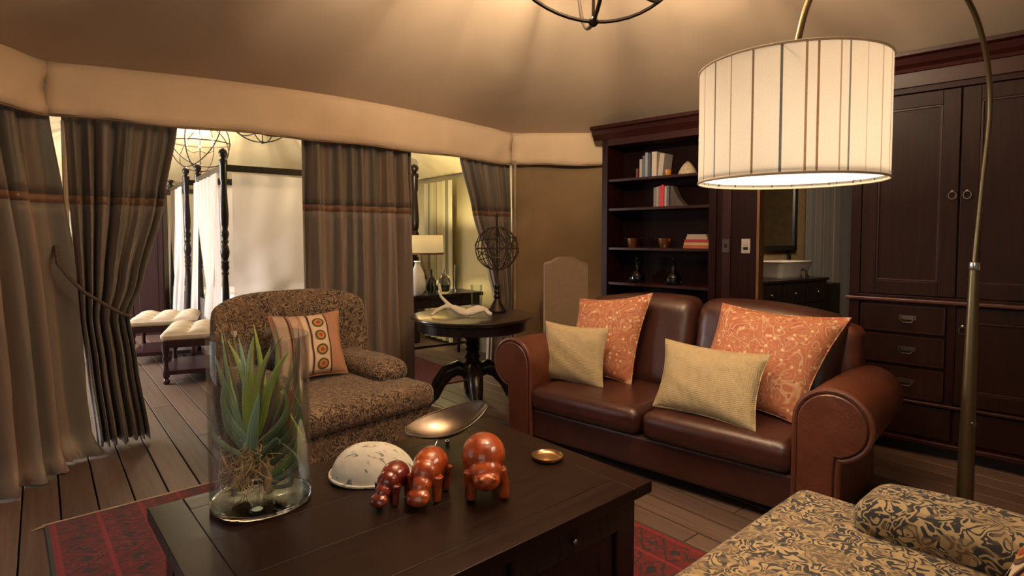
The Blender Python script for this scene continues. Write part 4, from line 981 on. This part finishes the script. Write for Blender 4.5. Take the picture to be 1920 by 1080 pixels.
cd = MB(); cd.ell((-.03, 0, .16), (.024, .022, .040)); cd.ell((-.06, -.01, .045), (.032, .03, .028)); cd.ell((-.045, 0, .10), (.016, .015, .04)); cd.ell((.03, .01, .09), (.02, .02, .035)); cd.ell((.045, -.02, .05), (.016, .02, .04)); 
cdo = cd.build('bulb_base', M['root'], ap); md = cdo.modifiers.new('r', 'REMESH'); md.mode = 'VOXEL'; md.voxel_size = .005
MB().lathe([(0, 0), (.016, 0), (.018, .003), (.010, .007), (0, .008)], n=16).build('glass_pebble', plain('pale_pebble', (.62, .68, .62), .2), label='flat pale glass pebble on the floor of the vase', cat='pebble', loc=(-.885 + .035, 2.0 - .115, TZ + .021))

# bleached shell
sh = thing('turtle_shell', 'white bleached domed shell with grey flecks beside the glass vase', 'shell', (-.548, 2.205, TZ), radians(8)); sh.scale = (1.12, 1.1, 1.08)
mb = MB(); n = 32; rings = []
for i in range(13):
    q = i / 12; rr_ = cos(q * pi / 2) ** .8 if q < 1 else .02; z = .115 * sin(q * pi / 2) ** 1.15
    rings.append([(.146 * rr_ * cos(t) * (1 + .07 * cos(t)) , .108 * rr_ * sin(t) * (1 + .05 * cos(2 * t)), z + .003 + .012 * (cos(t * 1.0 - 2.6)) * (1 - q)) for t in [2 * pi * j / n for j in range(n)]])
mb.loft([[(x * .9, y * .9, max(.001, z)) for x, y, z in rings[0]]] + rings)
so = mb.build('carapace', M['shell'], sh, angle=80)
MB().ell((.146, -.012, .030), (.020, .014, .016)).build('tail_nub', M['shell'], sh)
MB().tube([(.148 * cos(2 * pi * j / 40) * (1 + .07 * cos(2 * pi * j / 40)), .110 * sin(2 * pi * j / 40) * (1 + .05 * cos(4 * pi * j / 40)), .006 + .012 * max(-.3, cos(2 * pi * j / 40 - 2.6)) + .003) for j in range(40)], .006, 6, closed=True).build('rim', M['shell'], sh)

# glazed hippos: one continuous body each, blended from ellipsoids
def hippo(loc, rz, k, m_, lb, pose=0):
    t = thing('hippo_figurine', lb, 'figurine', loc, rz)
    b = MB()
    def E(c_, r, R=None): b.ell((0, 0, 0), r, T=Matrix.Translation(c_) @ (R or Matrix.Identity(4)), nu=20, nv=14)
    RX = lambda a: Matrix.Rotation(radians(a), 4, 'X')
    # front is -y
    if pose == 2:     # head tucked, body towering
        E((0, .02, .135), (.078, .092, .076)); E((0, -.045, .098), (.058, .050, .052)); E((0, -.082, .082), (.047, .034, .032)); E((.0, .06, .12), (.066, .06, .066))
    else:
        E((0, .03, .120), (.070, .088, .068)); E((0, -.03, .108), (.058, .055, .055)); E((0, -.075, .078), (.040, .042, .036), RX(30)); E((0, -.108, .046), (.048, .034, .030), RX(10)); E((0, -.125, .038), (.044, .020, .022))
    lx = .048
    for sx in (-1, 1):
        for y in (-.035, .075):
            sp = 1.0 if pose != 2 else (1.35 if sx > 0 and y < 0 else 1.0)
            b.tube([(sx * lx, y, .10), (sx * lx * sp, y - .004, .055), (sx * lx * 1.02 * sp, y - .006, .004)], [.028, .019, .017], 12)
        E((sx * .030, -.058 if pose != 2 else -.050, .112 if pose != 2 else .135), (.011, .008, .013))
        E((sx * .022, -.128 if pose != 2 else -.108, .060 if pose != 2 else .098), (.009, .008, .007))
    b.v = [(x * k, y * k, z * k) for x, y, z in b.v]
    o = b.build('body', m_, t, angle=180); md = o.modifiers.new('r', 'REMESH'); md.mode = 'VOXEL'; md.voxel_size = .0034 * k; md.use_smooth_shade = True
    md = o.modifiers.new('s', 'SMOOTH'); md.factor = .6; md.iterations = 5
    for sx in (-1, 1):
        e = MB(); hz = .088 if pose != 2 else .104
        e.ell((sx * .026 * k, (-.098 if pose != 2 else -.100) * k, (hz - .004) * k), (.005 * k, .005 * k, .005 * k), nu=8, nv=6); e.build('eye', M['black'], t)
    tl_ = MB().tube([(0, .112 * k, .13 * k), (0, .124 * k, .11 * k), (0, .122 * k, .085 * k)], [.006 * k, .004 * k, .003 * k], 6).build('tail', m_, t)
    return t
hippo((-.425, 2.00, TZ), radians(-22), .70, M['hipposmall'], 'smallest dark red glazed hippo figurine, in front of the white shell')
hippo((-.30, 2.03, TZ), radians(-12), .90, M['hippo'], 'middle orange glazed hippo figurine with its broad snout lowered')
hippo((-.10, 2.045, TZ), radians(8), 1.03, M['hippo'], 'largest orange glazed hippo figurine, rightmost of the three, with head tucked', pose=2)

# pewter leaf dish on ball feet
ds = thing('pewter_dish', 'leaf-shaped pewter dish on ball feet behind the hippo figurines', 'dish', (-.27, 2.49, TZ), radians(18))
Rd = Matrix.Translation((0, 0, .075)) @ Matrix.Rotation(radians(-14), 4, 'Y') @ Matrix.Rotation(radians(12), 4, 'X')
def dish(sz, dz):
    out = []
    for i in range(9):
        q = i / 8; out.append([(sz * .168 * q * cos(t) * (1 + .10 * abs(cos(t)) ** 6), sz * .105 * q * sin(t), .058 * q * q + .02 * q * q * cos(t) ** 2 + dz) for t in [2 * pi * j / 36 for j in range(36)]])
    out[0] = [(p[0] + .001 * cos(j), p[1] + .001 * sin(j), p[2]) for j, p in enumerate(out[0])]
    return out
up_, dn = dish(1, 0), dish(1.01, -.004)
MB().loft(up_ + dn[::-1], T=Rd).build('bowl', M['pewter'], ds, angle=70)
MB().tube([tuple(Rd @ Vector(p)) for p in up_[-1]], .0035, 6, closed=True).build('rim', M['pewter'], ds)
for x, y in ((-.075, -.05), (.09, -.035), (.0, .07)):
    MB().tube([(x * .8, y * .8, .075 + (.02 if x > 0 else -.005)), (x, y, .045), (x, y, .02)], .004, 6).build('leg', M['chrome'], ds)
    MB().ell((x, y, .0115), (.0115, .0115, .0115), nu=12, nv=8).build('ball_foot', M['chrome'], ds)
# small brass dish
MB().lathe([(0, 0), (.048, 0), (.060, .004), (.066, .014), (.0665, .018), (.063, .018), (.058, .010), (.045, .005), (0, .0045)], n=40, cap=False).build('coaster_dish', M['brass'], label='small round pale brass dish on the bare right part of the coffee table', cat='dish', loc=(.149, 2.38, TZ))

# ------------------------------------------------------------------ sofa
ST = radians(-42.2); SO = Vector((.70, 3.135, 0)); SM = Matrix.Translation(SO) @ Matrix.Rotation(ST, 4, 'Z')
sf = thing('leather_sofa', 'brown leather two-seater sofa with rolled arms facing the coffee table', 'sofa', SO, ST)
def scroll(o_=0.0):
    r = .16 + o_; pts = [(-.165 - o_, .07)] ; pts += [(-.16 - o_, .30), (-.16 - o_, .42)]
    for i in range(20): a = pi - i / 19 * radians(255); pts.append((r * cos(a), .52 + r * sin(a)))
    pts += [(.035 + o_, .375 - o_ * .5), (.030 + o_, .30), (.030 + o_, .07)]
    return pts
for sx in (-1, 1):
    xc = sx * .95
    def fl_(p, sx=sx, xc=xc): return [(xc + sx * x, z) for x, z in p]
    m = MB(); P0 = scroll(0)
    ys = [0.012, .0, .012, .3, .6, .86, .90]
    rings = []
    for y, o_ in ((.012, -.014), (.022, -.002), (.05, 0.0), (.3, .0), (.6, -.004), (.84, -.012), (.88, -.03)):
        rings.append([(x, y, z + (-.03 * max(0, y - .3))) for x, z in fl_(scroll(o_))])
    m.loft(rings); ao = m.build('arm', M['leather'], sf, angle=50)
    MB().tube([(x, .014, z) for x, z in fl_(scroll(-.006))], .013, 8).build('piping', M['piping'], ao)
    MB().tube([(x, .012, z) for x, z in fl_(scroll(-.045))[1:-1]], .0035, 6).build('piping', M['piping'], ao)
    m = MB(); m.prism(fl_(scroll(-.02)), -.004, .02); m.build('front_panel', M['leather'], ao, angle=30, bevel=.006)
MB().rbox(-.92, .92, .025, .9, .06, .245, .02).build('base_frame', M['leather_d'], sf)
MB().rbox(-.90, .90, .76, 1.00, .10, .86, .07).build('back_frame', M['leather'], sf)
for sx in (-1, 1):
    for y in (.06, .93): MB().lathe([(.022, 0), (.030, .03), (.032, .06)], (sx * .84, y, 0), 12).build('foot', M['ebony'], sf)
XI = .79
for sx in (-1, 1):
    x0, x1 = (-XI, -.008) if sx < 0 else (.008, XI)
    def crown(x, y, z, x0=x0, x1=x1):
        if y < .1: y += .0
        return (x, y - .012 * (1 - ((x - (x0 + x1) / 2) / (x1 - x0) * 2) ** 2) * (1 if y < .2 else 0), z)
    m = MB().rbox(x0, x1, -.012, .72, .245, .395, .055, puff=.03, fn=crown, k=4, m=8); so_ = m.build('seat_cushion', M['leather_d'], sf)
    MB().tube([(x0 + .05, .012, .375), ((x0 + x1) / 2, .0, .379), (x1 - .05, .012, .375)], .004, 6).build('seam', M['piping'], so_)
    # back cushion: leaning, crowned top
    def bk(x, y, z, x0=x0, x1=x1, sx=sx):
        xm = (x0 + x1) / 2; u = (x - xm) / (x1 - x0) * 2; f = (z - .38) / .56
        z2 = z + .035 * (1 - u * u) * max(0, f) + (.025 if sx < 0 else .025) * max(0, f) * (-sx * u)
        return (x + sx * .065 * max(0, f) * max(0, (abs(x) - .15) / .64), y + .16 * f + .02 * (1 - u * u) * (-1 if y < .66 else 1) * 1.5, z2)
    X0, X1 = x0, x1
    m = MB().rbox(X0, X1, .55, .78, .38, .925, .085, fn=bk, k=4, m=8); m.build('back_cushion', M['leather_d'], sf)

def s_pil(label, cs, T, m_, **k):
    return pillow('cushion', label, 'cushion', [Vector(c_) for c_ in cs], T, m_, T0=SM, **k)
s_pil('large orange paisley cushion behind the cream one at the left arm of the sofa', [(-.80, .36, .415), (-.275, .38, .415), (-.25, .60, .985), (-.84, .62, .905)], .075, M['paisley'])
s_pil('large orange paisley cushion behind the cream one at the right arm of the sofa', [(.12, .34, .43), (.735, .28, .41), (.90, .56, .935), (.215, .60, .955)], .085, M['paisley'])
s_pil('small cream woven cushion at the left end of the sofa', [(-.885, .22, .40), (-.365, .20, .40), (-.39, .30, .775), (-.925, .33, .765)], .065, M['cream'], group=None)
s_pil('cream woven cushion in the middle of the sofa', [(.035, .09, .41), (.605, .06, .395), (.60, .27, .745), (.03, .24, .765)], .07, M['cream'])

# ------------------------------------------------------------------ patterned armchairs
def armchair(loc, rz, mat, label, swap=1):
    t = thing('brocade_armchair', label, 'armchair', loc, rz, 'brocade armchairs facing each other across the coffee table')
    MB().rbox(-.485, .485, .03, .98, .03, .285, .03).build('skirted_base', mat, t)
    MB().rbox(-.50, .50, -.01, .88, .275, .425, .058, puff=.015, k=4, m=6).build('seat_cushion', mat, t)
    m = MB(); rings = []
    for i in range(25):
        s_ = -1 + 2 * i / 24; x = .53 * s_; yb = .93 - .17 * abs(s_) ** 2.2; top = .985 - .085 * abs(s_) ** 4; th = .065 * (1 if abs(s_) < .97 else .55); lean = .07
        ring = []
        prof = [(-1, .06), (-1, .5), (-1.05, .8), (-.95, .93), (-.5, .985), (0, 1.0), (.5, .985), (.95, .93), (1.0, .8), (1, .5), (1, .06)]
        for a, zz in prof: ring.append((x, yb + a * th + lean * zz, top * zz))
        rings.append(ring)
    m.loft(rings); m.build('back', mat, t, angle=55, subsurf=1)
    for sx in (-1, 1):
        def rl(x, y, z, sx=sx):
            f = (y - .25) / .6
            return (x + sx * .012 * sin(pi * f), y, z + .035 * max(0, f) ** 1.5 + .010 * sin(f * 5))
        MB().rbox(*((.235, .495) if sx > 0 else (-.495, -.235)), .24, .90, .385, .535, .074, fn=rl, k=4, m=6).build('arm', mat, t)
    for sx in (-1, 1):
        for y in (.07, .78): MB().lathe([(.02, 0), (.026, .031)], (sx * .40, y, 0), 10).build('foot', M['ebony'], t)
    return t
C1 = Vector((-.81, 3.215, 0)); R1 = radians(48.1)
armchair(C1 + Vector((0, 0, .0125)), R1, M['damask_far'], 'brown scroll-patterned armchair beyond the coffee table, beside the round table')
C2 = Vector((.70, 1.775, 0)); R2 = radians(221.3)
armchair(C2 + Vector((0, 0, .0125)), R2, M['damask_near'], 'gold and black scroll-patterned armchair in the near right corner, seen from behind')
def medal_cushion(label, T0, corners, T=.07, w=.4):
    r, P, nn = pillow('embroidered_cushion', label, 'cushion', corners, T, M['peach'], T0=T0)
    def strip(name, u0, u1, lift, m_, nv=16, nu=5):
        mb = MB(); mb.grid(lambda u, v: tuple(P(u0 + (u1 - u0) * u, .02 + .96 * v, 1, lift)), nu, nv); return mb.build(name, m_, r, angle=180, solid=.001)
    strip('ivory_band', .47, .72, .0025, M['ivory_band'])
    strip('braid', .455, .475, .0040, M['brownline'], nu=2); strip('braid', .715, .735, .0040, M['brownline'], nu=2)
    strip('pale_stripe', .03, .17, .002, M['white_line']); strip('pale_stripe', .22, .33, .002, M['white_line']); strip('braid', .18, .20, .003, M['brownline'], nu=2); strip('pale_stripe', .37, .445, .002, M['ivory_band'])
    for v in (.14, .36, .58, .80):
        mb = MB()
        for rad, lift, mi in ((.086, .0055, 0), (.058, .0065, 1), (.030, .0075, 2)):
            pts = [tuple(P(.595 + rad * cos(2 * pi * j / 20), v + rad * sin(2 * pi * j / 20), 1, lift)) for j in range(20)]
            mb.add([tuple(P(.595, v, 1, lift))] + pts, [(0, j + 1, (j + 1) % 20 + 1) for j in range(20)], mi)
        mb.build('medallion', [M['medal_out'], M['medal_mid'], M['medal_in']], r)
    return r
T1 = Matrix.Translation(C1 + Vector((0, 0, .0125))) @ Matrix.Rotation(R1, 4, 'Z')
medal_cushion('peach cushion with an ivory band of red medallions on the far armchair', T1, [(-.26, .55, .455), (.215, .55, .45), (.285, .77, .835), (-.21, .77, .845)])
T2 = Matrix.Translation(C2 + Vector((0, 0, .0125))) @ Matrix.Rotation(R2, 4, 'Z')
medal_cushion('ivory-banded medallion cushion on the near armchair, just entering the right edge', T2, [(-.10, .68, .45), (.28, .68, .45), (.28, .83, .80), (-.10, .83, .80)])

# ------------------------------------------------------------------ round table and what stands on it
rt_ = thing('round_pedestal_table', 'round dark pedestal table with a turned column between armchair and sofa', 'table', (-.32, 4.62, 0), 0)
MB().lathe([(.0, .675), (.43, .675), (.45, .685), (.45, .70), (.485, .705), (.495, .715), (.492, .724), (.48, .728), (0, .728)], n=56, cap=False).build('table_top', wood('polished_dark_top', (.012, .007, .006), (.03, .014, .010), .16, 'x', coat=.8), rt_, angle=30)
MB().lathe([(.42, .61), (.435, .615), (.435, .676), (0, .676)], n=56, cap=False).build('apron', M['ebony'], rt_, angle=30)
MB().lathe([(.06, .20), (.085, .22), (.10, .27), (.085, .33), (.06, .35), (.052, .37), (.068, .385), (.055, .41), (.045, .43), (.062, .45), (.045, .47), (.062, .495), (.048, .52), (.062, .54), (.05, .56), (.09, .59), (.11, .62)], n=24).build('column', M['ebony'], rt_)
for k in range(4):
    a = radians(-100 + 90 * k + 20)
    P_ = [(.05, .27), (.12, .30), (.20, .27), (.27, .18), (.31, .08), (.36, .028), (.40, .024)]
    MB().tube([(r * cos(a), r * sin(a), z) for r, z in P_], [.055, .064, .066, .056, .045, .036, .022], 10).build('foot', M['ebony'], rt_)
# driftwood / coral
dw = MB()
dw.tube([(-.20, -.03, .012), (-.16, .0, .05), (-.10, .02, .075), (-.02, .02, .07), (.05, .0, .045), (.10, -.01, .03)], [.010, .015, .018, .020, .022, .024], 10)
dw.tube([(-.155, .07, .20), (-.13, .06, .15), (-.09, .04, .11), (-.04, .01, .07), (.02, -.02, .035), (.09, -.03, .024)], [.010, .012, .015, .018, .020, .022], 10)
dw.tube([(.06, -.02, .030), (.11, .0, .05), (.16, .01, .070), (.21, .0, .058), (.25, -.03, .026), (.27, -.04, .020)], [.026, .024, .022, .021, .019, .016], 10)
dw.tube([(.06, -.02, .03), (.12, -.03, .03), (.17, -.02, .045), (.22, -.02, .06)], [.022, .018, .018, .014], 10)
dwo = dw.build('driftwood', M['coral'], label='twisted bleached white driftwood branch on the round table', cat='driftwood', angle=180, loc=(-.43, 4.50, .728), rz=radians(2))
md = dwo.modifiers.new('r', 'REMESH'); md.mode = 'VOXEL'; md.voxel_size = .006; md.use_smooth_shade = True
# armillary sphere
ar = thing('armillary_sphere', 'dark wire armillary sphere on a turned stand at the back of the round table', 'ornament', (-.125, 4.78, .728), 0)
MB().lathe([(.075, 0), (.080, .015), (.055, .05), (.035, .085), (.022, .11), (.030, .13), (.018, .15), (.028, .17), (.016, .19), (.022, .22), (.010, .24), (.008, .78), (.014, .80), (.004, .83)], n=16).build('stand', M['iron'], ar)
for k in range(5): MB().tube(ring_pts((0, 0, .53), .178, radians(90), k * pi / 5 + .2, 40), .0045, 5, closed=True).build('hoop', M['rust'], ar)
for rx, rz_, rr_ in ((radians(25), .4, .182), (radians(-32), 1.2, .182), (radians(55), 2.0, .18), (0, 0, .18), (radians(90), .9, .120)): MB().tube(ring_pts((0, 0, .53), rr_, rx, rz_, 40), .0045, 5, closed=True).build('hoop', M['rust'], ar)
# clear glass beside driftwood
MB().lathe([(.0, 0), (.04, 0), (.046, .004), (.05, .22), (.048, .22), (.043, .008), (0, .007)], n=28, cap=False).build('glass_cylinder', M['glass'], label='clear glass cylinder on the round table behind the driftwood', cat='vase', loc=(-.30, 4.86, .728))

# upholstered chair against the tent wall
hc = thing('upholstered_chair', 'tall-backed taupe linen chair against the khaki canvas wall', 'chair', (.50, 5.02, 0), radians(4))
rings = []
for i in range(17):
    s_ = -1 + 2 * i / 16; x = .195 * s_; a = abs(s_); top = 1.175 if a < .3 else 1.175 - .045 * (1 - cos(min(1, (a - .3) / .55) * pi)) / 2 - (.0 if a < .9 else .01)
    rings.append([(x, .20 + dy, z) for dy, z in ((-.05, .42), (-.05, .8), (-.045, top - .02), (0, top), (.045, top - .02), (.05, .8), (.05, .42))])
MB().loft(rings).build('backrest', M['taupe'], hc, angle=50)
MB().rbox(-.22, .22, -.25, .24, .36, .47, .035, puff=.01).build('seat', M['taupe'], hc)
MB().rbox(-.215, .215, -.24, .23, .05, .37, .01).build('skirt', M['taupe'], hc)
for sx in (-1, 1):
    for y in (-.2, .2): MB().box(sx * .18 - .018, sx * .18 + .018, y - .018, y + .018, 0, .06).build('leg', M['ebony'], hc, smooth=False)

# ------------------------------------------------------------------ arc floor lamp
al = thing('arc_floor_lamp', 'bronze arc floor lamp with a striped drum shade reaching over the sofa', 'floor lamp', (2.10, 2.62, 0), 0)
def rel(p): return (p[0] - 2.10, p[1] - 2.62, p[2])
MB().lathe([(.17, 0), (.17, .02), (.05, .03), (.034, .045)], n=32).build('base', M['bronze'], al)
MB().tube([(0, 0, .03), (0, 0, .4), (.003, 0, .8), (.006, 0, 1.20)], [.033, .031, .026, .019], 16).build('pole', M['bronze'], al)
MB().lathe([(.021, 0), (.023, .01), (.021, .035), (.014, .04)], (.006, 0, 1.20), 16).build('collar', M['chrome'], al, label='bright collar joining the two pole sections')
MB().tube([(.0, -.040, .50), (0, -.028, .50)], .010, 10).build('screw', M['chrome'], al)
arc = [(2.106, 2.62, 1.24), (2.13, 2.62, 1.60), (2.135, 2.60, 1.92), (2.07, 2.55, 2.14), (1.94, 2.47, 2.31), (1.74, 2.36, 2.42), (1.52, 2.24, 2.46), (1.30, 2.12, 2.42), (1.12, 2.01, 2.31), (.99, 1.94, 2.15), (.935, 1.91, 2.00), (.907, 1.90, 1.86)]
def cr_spline(P, n=6):
    P = [Vector(p) for p in P]; out = []
    for i in range(len(P) - 1):
        p0, p1, p2, p3 = P[max(i - 1, 0)], P[i], P[i + 1], P[min(i + 2, len(P) - 1)]
        for j in range(n):
            t = j / n; out.append(tuple(.5 * ((2 * p1) + (p2 - p0) * t + (2 * p0 - 5 * p1 + 4 * p2 - p3) * t * t + (3 * p1 - p0 - 3 * p2 + p3) * t ** 3)))
    out.append(tuple(P[-1])); return out
MB().tube([rel(p) for p in cr_spline(arc)], .0105, 10).build('arc_arm', M['bronze'], al)
sc = rel((.907, 1.90, 0)); shm = MB(); n = 128; SZ0, SZ1, SR = 1.533, 1.900, .282
vs = []; shm.uv = []
for z in (SZ0, (SZ0 + SZ1) / 2, SZ1):
    for j in range(n + 1): a = 2 * pi * j / n + .3; vs.append((sc[0] + SR * cos(a), sc[1] + SR * sin(a), z)); shm.uv.append((j / n, z))
shm.add(vs, [(r * (n + 1) + j, r * (n + 1) + j + 1, (r + 1) * (n + 1) + j + 1, (r + 1) * (n + 1) + j) for r in (0, 1) for j in range(n)])
sho = shm.build('lamp_shade', M['shade'], al, angle=180, label='cream linen drum shade with thin brown and grey stripes')
MB().tube(ring_pts((sc[0], sc[1], SZ0), SR, 0, 0, 96), .004, 6, closed=True).build('rim', M['ivory_band'], sho)
MB().tube(ring_pts((sc[0], sc[1], SZ1), SR, 0, 0, 96), .004, 6, closed=True).build('rim', M['ivory_band'], sho)
MB().lathe([(0, SZ0 + .012), (SR - .006, SZ0 + .012), (SR - .006, SZ0 + .016), (0, SZ0 + .016)], (sc[0], sc[1], 0), 64, cap=False).build('diffuser', M['diffuser'], sho, label='glowing white diffuser disc')
sp = MB()
for k in range(3): a = k * 2 * pi / 3; sp.tube([(sc[0], sc[1], SZ1 - .03), (sc[0] + SR * cos(a), sc[1] + SR * sin(a), SZ1 - .004)], .003, 6)
sp.build('spider', M['bronze'], sho)
MB().ell((sc[0], sc[1], 1.75), (.035, .035, .05)).build('bulb', M['bulb'], al)
light('arc_lamp_bulb', 'POINT', (.907, 1.90, 1.70), 2.7, (1.0, .92, .78), .05)
o = light('arc_lamp_downlight', 'AREA', (.907, 1.90, SZ0 + .008), 7, (1.0, .82, .58), .5); o.data.shape = 'DISK'
